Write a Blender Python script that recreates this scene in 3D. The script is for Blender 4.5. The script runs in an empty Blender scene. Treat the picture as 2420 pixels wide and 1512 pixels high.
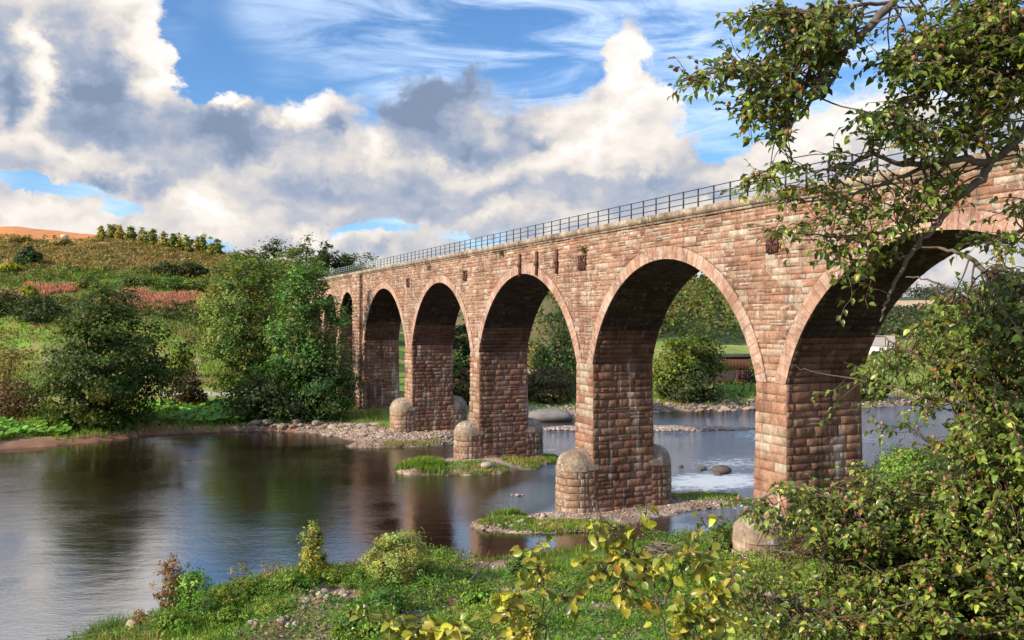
import bpy, math, random
import numpy as np

C = bpy.context.scene
COL = C.collection
F = 2100.0            # focal length in the pixels I measured in (frame 2419 x 1512)
CX, CY = 1210.0, 745.0
HC = 14.0             # camera height over the water (z = 0)

# ------------------------------------------------------------------ helpers
def P(px, py, Y):
    """world point on the ray of a photo pixel at depth Y"""
    return np.array([(px - CX) / F * Y, Y, HC + (CY - py) / F * Y])

def mesh_obj(name, V, faces, mat, parent=None, col=None, smooth=False):
    """faces: list of int arrays (n,k)"""
    me = bpy.data.meshes.new(name)
    V = np.asarray(V, dtype=np.float32).reshape(-1, 3)
    me.vertices.add(len(V)); me.vertices.foreach_set('co', V.ravel())
    faces = [np.asarray(f, dtype=np.int32) for f in faces if len(f)]
    nl = sum(f.size for f in faces); nf = sum(len(f) for f in faces)
    me.loops.add(nl); me.polygons.add(nf)
    me.loops.foreach_set('vertex_index', np.concatenate([f.ravel() for f in faces]))
    tot = np.concatenate([np.full(len(f), f.shape[1], np.int32) for f in faces])
    st = np.concatenate([[0], np.cumsum(tot)[:-1]]).astype(np.int32)
    me.polygons.foreach_set('loop_start', st)
    me.update(calc_edges=True)
    if smooth:
        me.polygons.foreach_set('use_smooth', np.ones(nf, bool))
    if col is not None:
        a = me.color_attributes.new('Col', 'FLOAT_COLOR', 'POINT')
        c = np.ones((len(V), 4), np.float32); c[:, :3] = np.asarray(col, np.float32).reshape(-1, 3)
        a.data.foreach_set('color', c.ravel())
    for m in (mat if isinstance(mat, (list, tuple)) else [mat]):
        me.materials.append(m)
    me.validate()
    o = bpy.data.objects.new(name, me); COL.objects.link(o)
    if parent is not None: o.parent = parent
    return o

def tag(o, label=None, cat=None, group=None, kind=None):
    if label: o['label'] = label
    if cat: o['category'] = cat
    if group: o['group'] = group
    if kind: o['kind'] = kind
    return o

def empty(name, loc, label, cat, group=None, rz=0):
    o = bpy.data.objects.new(name, None); COL.objects.link(o)
    o.empty_display_size = .2
    o.location = loc; o.rotation_euler = (0, 0, rz)
    return tag(o, label, cat, group)

def dup(root, loc, rz=0, scale=(1, 1, 1), label=None, group=None):
    r = root.copy(); COL.objects.link(r); r.location = loc; r.rotation_euler = (0, 0, rz); r.scale = scale
    if label: r['label'] = label
    if group: r['group'] = group
    for ch in list(root.children):
        c = ch.copy(); COL.objects.link(c); c.parent = r
        for g in list(ch.children):
            d = g.copy(); COL.objects.link(d); d.parent = c
    return r

class MB:
    """collects verts / faces / vertex colours in plain lists"""
    def __init__(s): s.v = []; s.f = {3: [], 4: []}; s.c = []
    def quad_grid(s, pts, col):
        """pts: (n,m,3) array"""
        n, m = pts.shape[:2]; b = len(s.v)
        s.v.extend(pts.reshape(-1, 3).tolist()); s.c.extend([col] * (n * m))
        for i in range(n - 1):
            for j in range(m - 1):
                a = b + i * m + j
                s.f[4].append((a, a + 1, a + m + 1, a + m))
    def quad(s, a, b_, c, d, col):
        k = len(s.v); s.v.extend([list(a), list(b_), list(c), list(d)]); s.c.extend([col] * 4)
        s.f[4].append((k, k + 1, k + 2, k + 3))
    def box(s, x0, x1, y0, y1, z0, z1, col, fn=None):
        p = [(x0, y0, z0), (x1, y0, z0), (x1, y1, z0), (x0, y1, z0), (x0, y0, z1), (x1, y0, z1), (x1, y1, z1), (x0, y1, z1)]
        if fn: p = [fn(*q) for q in p]
        k = len(s.v); s.v.extend([list(q) for q in p]); s.c.extend([col] * 8)
        for f in ((0, 3, 2, 1), (4, 5, 6, 7), (0, 1, 5, 4), (1, 2, 6, 5), (2, 3, 7, 6), (3, 0, 4, 7)):
            s.f[4].append(tuple(k + i for i in f))
    def tube(s, pts, radii, col, n=6, cap=True):
        pts = np.asarray(pts, float); k = len(s.v); N = len(pts)
        tan = np.gradient(pts, axis=0) if N > 2 else np.repeat((pts[1:] - pts[:1]), N, 0)
        tan /= np.linalg.norm(tan, axis=1)[:, None] + 1e-9
        ref = np.array([0, 0, 1.0]) if abs(tan[0][2]) < .9 else np.array([1.0, 0, 0])
        for i in range(N):
            a = np.cross(tan[i], ref); a /= np.linalg.norm(a) + 1e-9
            b = np.cross(tan[i], a); ref = np.cross(a, tan[i])
            for j in range(n):
                t = 2 * math.pi * j / n
                s.v.append((pts[i] + radii[i] * (math.cos(t) * a + math.sin(t) * b)).tolist())
                s.c.append(col)
        for i in range(N - 1):
            for j in range(n):
                j2 = (j + 1) % n
                s.f[4].append((k + i * n + j, k + i * n + j2, k + (i + 1) * n + j2, k + (i + 1) * n + j))
        if cap and n == 4:
            s.f[4].append(tuple(k + j for j in range(4))); s.f[4].append(tuple(k + (N - 1) * n + 3 - j for j in range(4)))
        elif cap:
            for e, o in ((0, 1), (N - 1, -1)):
                c = len(s.v); s.v.append(pts[e].tolist()); s.c.append(col)
                for j in range(n):
                    s.f[3].append((c, k + e * n + j, k + e * n + (j + 1) % n))
    def build(s, name, mat, parent=None, smooth=False):
        return mesh_obj(name, s.v, [np.array(s.f[4], int).reshape(-1, 4), np.array(s.f[3], int).reshape(-1, 3)], mat, parent, s.c, smooth)

# value noise (numpy)
_rs = np.random.RandomState(5); _T = _rs.rand(256, 256)
def vnoise(x, y):
    x = np.asarray(x, float); y = np.asarray(y, float)
    xi = np.floor(x).astype(int); yi = np.floor(y).astype(int); fx = x - xi; fy = y - yi
    fx = fx * fx * (3 - 2 * fx); fy = fy * fy * (3 - 2 * fy)
    g = lambda a, b: _T[a % 256, b % 256]
    return (g(xi, yi) * (1 - fx) + g(xi + 1, yi) * fx) * (1 - fy) + (g(xi, yi + 1) * (1 - fx) + g(xi + 1, yi + 1) * fx) * fy
def fbm(x, y, o=4):
    s = 0; a = .5; t = 0
    for k in range(o):
        s = s + a * vnoise(x * 2 ** k + 17.3 * k, y * 2 ** k + 9.1 * k); t += a; a *= .5
    return s / t
def sstep(a, b, x):
    t = np.clip((np.asarray(x, float) - a) / (b - a), 0, 1); return t * t * (3 - 2 * t)

# ------------------------------------------------------------------ materials
class NT:
    def __init__(s, tree): s.t = tree; s.n = tree.nodes; s.l = tree.links
    def new(s, typ, **kw):
        n = s.n.new(typ)
        for k, v in kw.items(): setattr(n, k, v)
        return n
    def put(s, sock, v):
        if isinstance(v, bpy.types.NodeSocket): s.l.new(v, sock)
        elif v is not None: sock.default_value = v
    def m(s, op, a, b=None, c=None, clamp=False):
        n = s.new('ShaderNodeMath', operation=op, use_clamp=clamp)
        for i, v in enumerate((a, b, c)): s.put(n.inputs[i], v)
        return n.outputs[0]
    def noise(s, vec, scale, detail=4, rough=.55, dist=0.0):
        n = s.new('ShaderNodeTexNoise'); s.put(n.inputs['Vector'], vec)
        n.inputs['Scale'].default_value = scale; n.inputs['Detail'].default_value = detail
        n.inputs['Roughness'].default_value = rough; n.inputs['Distortion'].default_value = dist
        return n.outputs['Fac']
    def ramp(s, f, stops):
        n = s.new('ShaderNodeValToRGB'); s.put(n.inputs[0], f); e = n.color_ramp.elements
        while len(e) < len(stops): e.new(.5)
        for k, (p, c) in enumerate(stops):
            e[k].position = p; e[k].color = (c if len(c) == 4 else tuple(c) + (1,))
        return n.outputs[0]
    def sm(s, f, a, b):
        n = s.new('ShaderNodeMapRange', interpolation_type='SMOOTHSTEP'); s.put(n.inputs[0], f)
        s.put(n.inputs[1], a); s.put(n.inputs[2], b); return n.outputs[0]
    def mix(s, f, a, b, mode='MIX'):
        n = s.new('ShaderNodeMix', data_type='RGBA', blend_type=mode)
        s.put(n.inputs[0], f); s.put(n.inputs[6], a); s.put(n.inputs[7], b); return n.outputs[2]
    def mapping(s, vec, scale=(1, 1, 1), rot=(0, 0, 0), loc=(0, 0, 0)):
        n = s.new('ShaderNodeMapping'); s.put(n.inputs[0], vec)
        n.inputs['Scale'].default_value = scale; n.inputs['Rotation'].default_value = rot; n.inputs['Location'].default_value = loc
        return n.outputs[0]

def rgb(c): return (c[0], c[1], c[2], 1)

def new_mat(name):
    m = bpy.data.materials.new(name); m.use_nodes = True
    nt = NT(m.node_tree); b = m.node_tree.nodes['Principled BSDF']
    return m, nt, b

def col_mat(name, var=.25, scale=3.0, rough=.85, bump=.3, bscale=None, tint=None, spec=.3):
    """vertex colour times noise, with bump"""
    m, nt, b = new_mat(name)
    co = nt.new('ShaderNodeTexCoord').outputs['Object']
    at = nt.new('ShaderNodeAttribute', attribute_name='Col').outputs['Color']
    n = nt.noise(co, scale, 6, .65)
    f = nt.ramp(n, [(.25, (1 - var,) * 3), (.75, (1 + var,) * 3)])
    c = nt.mix(1.0, at, f, 'MULTIPLY')
    if tint is not None:
        c = nt.mix(1.0, c, rgb(tint), 'MULTIPLY')
    nt.put(b.inputs['Base Color'], c); b.inputs['Roughness'].default_value = rough
    b.inputs['Specular IOR Level'].default_value = spec
    if bump:
        bp = nt.new('ShaderNodeBump'); bp.inputs['Strength'].default_value = bump
        bp.inputs['Distance'].default_value = .05
        nt.put(bp.inputs['Height'], nt.noise(co, bscale or scale * 4, 6, .7)); nt.l.new(bp.outputs[0], b.inputs['Normal'])
    return m

def leaf_mat(name, trans=.35, rough=.45, spec=.35, vein=False):
    m, nt, b = new_mat(name)
    at = nt.new('ShaderNodeAttribute', attribute_name='Col').outputs['Color']
    co = nt.new('ShaderNodeTexCoord').outputs['Object']
    f = nt.ramp(nt.noise(co, 30.0 if vein else 1.5, 3), [(.3, (.75,) * 3), (.7, (1.25,) * 3)])
    c = nt.mix(1.0, at, f, 'MULTIPLY')
    nt.put(b.inputs['Base Color'], c); b.inputs['Roughness'].default_value = rough
    b.inputs['Specular IOR Level'].default_value = spec
    tr = nt.new('ShaderNodeBsdfTranslucent')
    nt.put(tr.inputs[0], nt.mix(1.0, c, (1.25, 1.3, .55, 1), 'MULTIPLY'))
    mx = nt.new('ShaderNodeMixShader'); mx.inputs[0].default_value = trans
    nt.l.new(b.outputs[0], mx.inputs[1]); nt.l.new(tr.outputs[0], mx.inputs[2])
    nt.l.new(mx.outputs[0], m.node_tree.nodes['Material Output'].inputs[0])
    return m

def stone_mat(name, lichen=.5, streak=.5, bump=.5, damp=.0):
    m, nt, b = new_mat(name)
    co = nt.new('ShaderNodeTexCoord').outputs['Object']
    at = nt.new('ShaderNodeAttribute', attribute_name='Col').outputs['Color']
    big = nt.noise(co, .35, 4); mid = nt.noise(co, 2.2, 6, .7); fine = nt.noise(co, 14, 6, .75)
    c = nt.mix(1.0, at, nt.ramp(mid, [(.22, (.5, .47, .46)), (.5, (1, 1, 1)), (.78, (1.42, 1.42, 1.42))]), 'MULTIPLY')
    c = nt.mix(1.0, c, nt.ramp(fine, [(.3, (.6,) * 3), (.7, (1.38,) * 3)]), 'MULTIPLY')
    c = nt.mix(1.0, c, nt.ramp(big, [(.28, (.60, .56, .54)), (.5, (.98, .97, .96)), (.72, (1.26, 1.27, 1.27))]), 'MULTIPLY')
    if streak:   # pale lime runs and dark damp runs down the face
        st = nt.noise(nt.mapping(co, (2.4, 2.4, .22)), 1.0, 5, .65)
        pt = nt.noise(nt.mapping(co, (1, 1, .6)), .28, 3)
        w = nt.m('MULTIPLY', nt.sm(st, .55, .66), nt.sm(pt, .42, .58))
        c = nt.mix(nt.m('MULTIPLY', w, streak * .75), c, (.62, .54, .47, 1))
        st2 = nt.noise(nt.mapping(co, (1.3, 1.3, .10), loc=(7, 3, 1)), 1.0, 5, .6)
        c = nt.mix(nt.m('MULTIPLY', nt.sm(st2, .52, .70), max(damp, .25)), c, (.05, .035, .028, 1))
    if lichen:
        vo = nt.noise(co, 4.2, 7, .8); zone = nt.noise(co, .5, 4, .6, .5)
        w = nt.m('MULTIPLY', nt.sm(vo, .53 - .03 * lichen, .62), nt.sm(zone, .50 - .16 * lichen, .62))
        c = nt.mix(nt.m('MULTIPLY', w, lichen), c, (.60, .57, .50, 1))
        oc = nt.m('MULTIPLY', nt.sm(nt.noise(co, 3.1, 5, .7), .60, .70), nt.sm(nt.noise(co, .4, 3), .5, .65))
        c = nt.mix(nt.m('MULTIPLY', oc, lichen * .7), c, (.38, .25, .08, 1))
    nt.put(b.inputs['Base Color'], c); b.inputs['Roughness'].default_value = .9
    b.inputs['Specular IOR Level'].default_value = .2
    bp = nt.new('ShaderNodeBump'); bp.inputs['Strength'].default_value = bump; bp.inputs['Distance'].default_value = .06
    h = nt.m('ADD', nt.m('MULTIPLY', mid, .6), nt.m('MULTIPLY', fine, .4))
    nt.put(bp.inputs['Height'], h); nt.l.new(bp.outputs[0], b.inputs['Normal'])
    return m

M = dict(
    stone=stone_mat('red_sandstone', .8, .55, 1.0, .60),
    pier=stone_mat('damp_sandstone', .25, 1.0, .9, .85),
    cut=stone_mat('lichened_sandstone', 1.0, .3, 1.0, .4),
    coping=stone_mat('coping_stone', .95, .0, .6, .1),
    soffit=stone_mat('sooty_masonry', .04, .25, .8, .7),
    iron=col_mat('rusty_iron', .35, 6, .6, .3),
    rail=col_mat('painted_rail', .15, 5, .45, .05, spec=.5),
    bark=col_mat('bark', .35, 9, .9, .5),
    leaf=leaf_mat('tree_leaf', .30, .55, .25),
    bleaf=leaf_mat('beech_leaf', .34, .32, .55, True),
    grass=leaf_mat('grass_blade', .35, .6, .2),
    rock=col_mat('river_rock', .3, 2.5, .85, .5, 9),
    wood=col_mat('dead_wood', .25, 8, .85, .4),
    build=col_mat('building_finish', .12, 2, .8, .15),
    nut=col_mat('beech_husk', .25, 60, .8, .2),
)
# ------------------------------------------------------------------ terrain
NEAR = np.array([(-400, -190), (-90, -12), (-45, 14), (-27, 29), (-18.2, 38.3), (-16.7, 41.7), (-15.4, 44.7), (-13.6, 46.6), (-11.5, 48.2), (-7.9, 49.0), (-4.8, 50.3),
                 (-1.9, 50.3), (1.75, 52.0), (6.2, 53.6), (9.3, 55.6), (13.9, 58.4), (18.1, 64.0), (26.2, 74.4), (37.2, 87.8), (57.6, 109), (74, 122),
                 (200, 188), (500, 378), (900, 600)], float)
FAR = np.array([(860, 660), (480, 412), (190, 217), (84.6, 148), (68, 141), (55, 135), (37.4, 134), (20, 128), (2.3, 122.5), (-4.5, 116), (-5, 106), (-5.6, 98.6),
                (-7.5, 95.6), (-10.5, 94.6), (-15.5, 97.5), (-20, 102), (-24, 105.5), (-28.5, 107.5), (-32, 106.5), (-42, 103.6), (-47, 97), (-53, 92), (-62, 85), (-80, 76),
                (-140, 52), (-400, -90)], float)
POLY = np.vstack([NEAR, FAR])

def seg_dist(x, y, L):
    d = np.full(x.shape, 1e9)
    for (ax, ay), (bx, by) in zip(L[:-1], L[1:]):
        dx, dy = bx - ax, by - ay
        t = np.clip(((x - ax) * dx + (y - ay) * dy) / (dx * dx + dy * dy), 0, 1)
        d = np.minimum(d, np.hypot(x - ax - t * dx, y - ay - t * dy))
    return d
def in_poly(x, y, L):
    c = np.zeros(x.shape, bool); n = len(L)
    for i in range(n):
        ax, ay = L[i]; bx, by = L[(i + 1) % n]
        k = ((ay > y) != (by > y)) & (x < (bx - ax) * (y - ay) / (by - ay + 1e-12) + ax)
        c ^= k
    return c

def zof(Y, py): return HC + (CY - py) * Y / F
TABLE = {  # photo column -> (depth, ground height)
    -1500: [(80, .7), (110, 2), (150, 4), (212, 9.5), (250, 19), (330, 46), (420, 58), (700, 60), (3000, 60)],
    0: [(80, .5), (100, .9), (142, 2.0), (192, 3.4), (212, 9.5), (235, 16.2), (250, 18.5), (275, zof(275, 655)), (326, zof(326, 563)), (420, zof(420, 534)), (700, 57), (3000, 60)],
    250: [(80, .5), (100, .9), (142, 2.0), (192, 3.4), (212, 9.5), (235, 16.2), (250, 18.5), (275, zof(275, 655)), (326, zof(326, 573)), (420, zof(420, 554)), (700, 47), (3000, 50)],
    530: [(80, .5), (110, .9), (142, 2.0), (192, 3.4), (225, 9.0), (250, 17.5), (275, zof(275, 675)), (330, zof(330, 608)), (420, zof(420, 603)), (700, 40), (3000, 45)],
    760: [(80, .5), (115, .9), (142, 1.9), (192, 4), (230, 9), (280, 17), (330, 24), (420, 32), (700, 33), (3000, 45)],
    1000: [(80, .5), (120, .9), (142, 1.7), (200, 3), (260, 8), (330, 15), (420, 24), (700, 29), (3000, 45)],
    1300: [(80, .5), (125, .9), (150, 2), (200, 4), (240, 11), (300, 19), (420, 25), (700, 27), (3000, 45)],
    1560: [(80, .5), (130, .9), (146, 2.5), (200, 3.0), (270, 5.5), (330, 13), (450, 24), (520, 27), (700, 36), (3000, 60)],
    1760: [(80, .5), (132, .9), (146, 2.5), (200, 2.7), (285, 5.0), (350, 12), (450, 23), (520, 26.5), (700, 34), (3000, 60)],
    2080: [(80, .5), (135, .9), (155, 1.8), (250, 3.5), (400, 5), (520, 10), (640, 17), (800, zof(800, 712)), (1200, zof(1200, 702)), (3000, 62)],
    2419: [(80, .5), (150, .9), (165, 2), (260, 4), (420, 8), (600, 14), (800, 29), (1200, 42), (3000, 70)],
    4200: [(80, .5), (150, 2), (260, 6), (420, 10), (600, 16), (800, 29), (1200, 42), (3000, 70)],
}
_cols = sorted(TABLE)
_dg = np.concatenate([np.arange(60, 460, 2.0), np.geomspace(460, 3200, 60)])
_tab = np.stack([np.interp(_dg, [a for a, _ in TABLE[c]], [b for _, b in TABLE[c]]) for c in _cols])

def polar(x, y):
    th = np.arctan2(x, y); r = np.hypot(x, y)
    D = r * np.cos(np.minimum(np.abs(th), .62))
    px = CX + F * np.tan(np.clip(th, -.93, .93))
    return px, D
def far_z(x, y):
    px, D = polar(x, y)
    ci = np.interp(px, _cols, np.arange(len(_cols)))
    di = np.interp(D, _dg, np.arange(len(_dg)))
    c0 = np.clip(np.floor(ci).astype(int), 0, len(_cols) - 2); d0 = np.clip(np.floor(di).astype(int), 0, len(_dg) - 2)
    fc = ci - c0; fd = di - d0; fc = fc * fc * (3 - 2 * fc)
    return (_tab[c0, d0] * (1 - fc) + _tab[c0 + 1, d0] * fc) * (1 - fd) + (_tab[c0, d0 + 1] * (1 - fc) + _tab[c0 + 1, d0 + 1] * fc) * fd

ISLES = [  # cx, cy, rx, ry, angle, height
    (4.2, 60.2, 5.6, 3.1, .42, .30), (-.2, 59.3, 2.5, 1.6, .2, .42), (9.5, 65.2, 5.0, 3.6, .5, .30), (14.2, 66.3, 4.0, 2.4, .5, .40),
    (-3.3, 81.8, 6.4, 4.3, .42, .75), (-7.8, 79.8, 2.6, 2.2, .2, .65), (2.2, 85.5, 3.0, 2.6, .4, .5),
    (15, 109.5, 16, 2.0, -.02, .16), (-12.0, 97.2, 6.0, 3.0, .3, .6)]
def ground(x, y):
    x = np.asarray(x, float); y = np.asarray(y, float)
    dn = seg_dist(x, y, NEAR); df = seg_dist(x, y, FAR); ins = in_poly(x, y, POLY)
    d = np.minimum(dn, df)
    wob = (fbm(x * .35, y * .35, 3) - .5)
    d2 = np.where(ins, -d, d) + wob * 1.6
    land = d2 > 0
    prof = np.interp(dn, [0, 3, 8, 13, 20, 24, 30, 36, 42, 50, 70, 130], [.0, .75, 1.4, 1.9, 2.7, 3.6, 5.6, 7.4, 9.2, 11.4, 14, 18])
    zn = prof + (fbm(x * .5 + 40, y * .5, 4) - .5) * np.clip(dn * .12, 0, .7)
    zf = far_z(x, y) * sstep(0, 14, d2) + np.minimum(d2 * .35, .6) * (1 - sstep(0, 14, d2))
    zf = zf + (fbm(x * .12 + 9, y * .12, 4) - .5) * np.clip(df * .02, 0, 2.2) * np.where(df > 190, .45, 1.0) + (fbm(x * .6 + 3, y * .6, 3) - .5) * np.clip(df * .03, 0, .35)
    z = np.where(dn < df, zn, zf)
    z = np.where(land, np.maximum(z, np.minimum(d2 * .3, .12)), np.maximum(d2 * .25, -1.5) - .02)
    for cx, cy, rx, ry, a, h in ISLES:
        u = (x - cx) * math.cos(a) + (y - cy) * math.sin(a); v = -(x - cx) * math.sin(a) + (y - cy) * math.cos(a)
        q = (u / rx) ** 2 + (v / ry) ** 2 + wob * .9
        zi = np.where(q < 1, h * (1 - q) ** .6 if np.isscalar(q) else h * np.clip(1 - q, 0, 1) ** .6, -9.0)
        zi = np.where((q >= 1) & (q < 1.8), -(q - 1) * 1.2, zi)
        z = np.maximum(z, zi)
    return z
def gz(x, y): return float(ground(np.array([x]), np.array([y]))[0])
def at(px, py, lo=20., hi=900., step=.25):
    """where the ray of a photo pixel meets the ground"""
    Y = np.concatenate([np.arange(lo, min(hi, 260), step), np.arange(260, max(hi, 261), 1.0)])
    X = (px - CX) / F * Y; Z = HC + (CY - py) / F * Y
    hit = np.nonzero(ground(X, Y) >= Z)[0]
    k = hit[0] if len(hit) else len(Y) - 1
    return np.array([X[k], Y[k], max(gz(X[k], Y[k]), 0.0)])
def on(px, Y):
    x = (px - CX) / F * Y
    return np.array([x, Y, gz(x, Y)])

def lerp(a, b, t): return a * (1 - t[:, None]) + b * t[:, None]
def ground_colour(x, y, z):
    px, D = polar(x, y)
    n1 = fbm(x * .07, y * .07, 4); n2 = fbm(x * .35 + 5, y * .35, 4); n3 = fbm(x * 1.4 + 11, y * 1.4, 3)
    n = len(x); c = np.zeros((n, 3))
    dn = seg_dist(x, y, NEAR); df = seg_dist(x, y, FAR); near = dn < df
    A = lambda *v: np.array(v, float)[None, :]
    grass, dry, earth, olive = A(.15, .23, .03), A(.34, .27, .09), A(.19, .11, .07), A(.10, .10, .028)
    # near bank: earth and pebbles under green growth
    cn = lerp(np.repeat(earth, n, 0), np.repeat(A(.30, .22, .17), n, 0), sstep(.45, .6, n2))
    cn = lerp(cn, np.repeat(A(.12, .18, .028), n, 0), sstep(.42, .55, fbm(x * .25 + 2, y * .25, 4)) * .85)
    # far side
    cf = lerp(np.repeat(grass, n, 0), np.repeat(dry, n, 0), sstep(.45, .65, n1) * .7)
    def band(col, m):
        nonlocal cf
        cf = lerp(cf, np.repeat(A(*col), n, 0), np.clip(m, 0, 1))
    def rng(lo, hi, w, v): return sstep(lo - w, lo + w, v) * (1 - sstep(hi - w, hi + w, v))
    L = (px < 1000)
    wob = (n2 - .5) * 14
    band((.42, .30, .20), rng(154, 196, 4, D + wob) * (px > 90) * (px < 470) * sstep(.35, .5, n1 + .1))
    band((.15, .26, .03), rng(200, 226, 3, D + wob * .6) * L)
    band((.24, .21, .06), rng(196, 226, 5, D + wob) * L * sstep(.5, .6, n2))
    band((.06, .085, .024), rng(228, 244, 3, D + wob) * L)
    band((.26, .13, .09), rng(240, 262, 3, D + wob * .7) * (px < 520) * sstep(.46, .54, fbm(x * .05 + 3, y * .09, 3)) * .5)
    band((.075, .125, .024), rng(262, 283, 3, D + wob * .8) * L * .9)
    hill = L * sstep(283, 292, D)
    band((.19, .155, .05), hill)
    band((.30, .21, .08), hill * sstep(.5, .62, fbm(x * .08 + 7, y * .05, 4)) * .9)
    band((.055, .07, .02), hill * sstep(.52, .62, fbm(x * .11 + 31, y * .11, 4)) * .85)
    fld = sstep(325, 329, D) * (px < 245)
    band((.62, .24, .075), fld)
    band((.11, .11, .04), sstep(345, 355, D) * (px >= 245) * L)
    # far right: meadows, woods, stubble fields
    R = px > 1450
    band((.20, .26, .05), rng(160, 275, 4, D) * R)
    band((.34, .31, .10), rng(225, 275, 6, D + wob) * R * sstep(.45, .6, n1))
    band((.045, .07, .022), rng(276, 455, 4, D) * R * (px < 1900))
    band((.52, .33, .15), rng(452, 520, 3, D) * R * (px < 1900))
    band((.04, .06, .022), sstep(520, 524, D) * R * (px < 1900))
    band((.05, .08, .03), rng(330, 620, 6, D) * (px >= 1900))
    band((.17, .13, .06), rng(480, 600, 8, D + wob * 3) * (px >= 1900) * sstep(.5, .6, n1) * .7)
    band((.55, .38, .22), rng(620, 850, 4, D) * (px >= 1900))
    band((.06, .08, .035), sstep(850, 860, D) * (px >= 1900))
    mid = (px >= 1000) * (px <= 1450)
    band((.16, .13, .05), rng(215, 420, 6, D + wob) * mid)
    band((.42, .30, .18), rng(175, 190, 2, D) * mid)
    # shore: reddish soil, shingle close to the water
    sh = np.where(near, 0, 1) * (1 - sstep(1.0, 5.5, df + (n2 - .5) * 4))
    band((.27, .14, .09), sh * (px < 700)); band((.28, .21, .17), sh * (px >= 700))
    c = np.where(near[:, None], cn, cf)
    isl = np.zeros(n)
    for cx, cy, rx, ry, a, h in ISLES:
        isl = np.maximum(isl, np.hypot(x - cx, y - cy) < max(rx, ry) * 1.2)
    ins = in_poly(x, y, POLY)
    m = isl * ins
    ci = lerp(np.repeat(A(.24, .17, .125), n, 0), np.repeat(A(.40, .31, .25), n, 0), sstep(.42, .6, n3))
    c = lerp(c, ci, m.astype(float))
    wet = (z < .04) & ~((D > 200) & ~ins)
    c = np.where((z < -.02)[:, None], A(.05, .03, .018), c)
    road = rng(139.5, 144.5, .6, D + 4 * np.sin(px / 300)) * (px > 380) * (px < 720) * ~near
    c = lerp(c, np.repeat(A(.50, .42, .37), n, 0), road)
    return c * (1 + (n3 - .5)[:, None] * .35)

def build_terrain():
    th = np.concatenate([np.linspace(-math.pi, -.66, 70, endpoint=False), np.linspace(-.66, .66, 420, endpoint=False), np.linspace(.66, math.pi, 71)])
    r = np.concatenate([np.linspace(1.5, 24, 22, endpoint=False), np.geomspace(24, 150, 190, endpoint=False), np.geomspace(150, 480, 150, endpoint=False), np.geomspace(480, 3000, 50)])
    T, R = np.meshgrid(th, r)
    x = (R * np.sin(T)).ravel(); y = (R * np.cos(T)).ravel()
    z = ground(x, y); col = ground_colour(x, y, z)
    n, m = R.shape
    i = np.arange((n - 1) * (m - 1)); a = (i // (m - 1)) * m + i % (m - 1)
    F4 = np.stack([a, a + 1, a + m + 1, a + m], 1)
    V = np.stack([x, y, z], 1); k = len(V)
    V = np.vstack([V, [[0, 0, gz(0, .01)]]]); col = np.vstack([col, col[:1]])
    fan = np.stack([np.full(m - 1, k), np.arange(1, m), np.arange(0, m - 1)], 1)
    mt = col_mat('terrain', .3, .9, .95, .6, 5)
    o = mesh_obj('ground', V, [F4[:, ::-1], fan], mt, None, col, True)
    # keep face normals up
    tag(o, kind='structure')
build_terrain()

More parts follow.
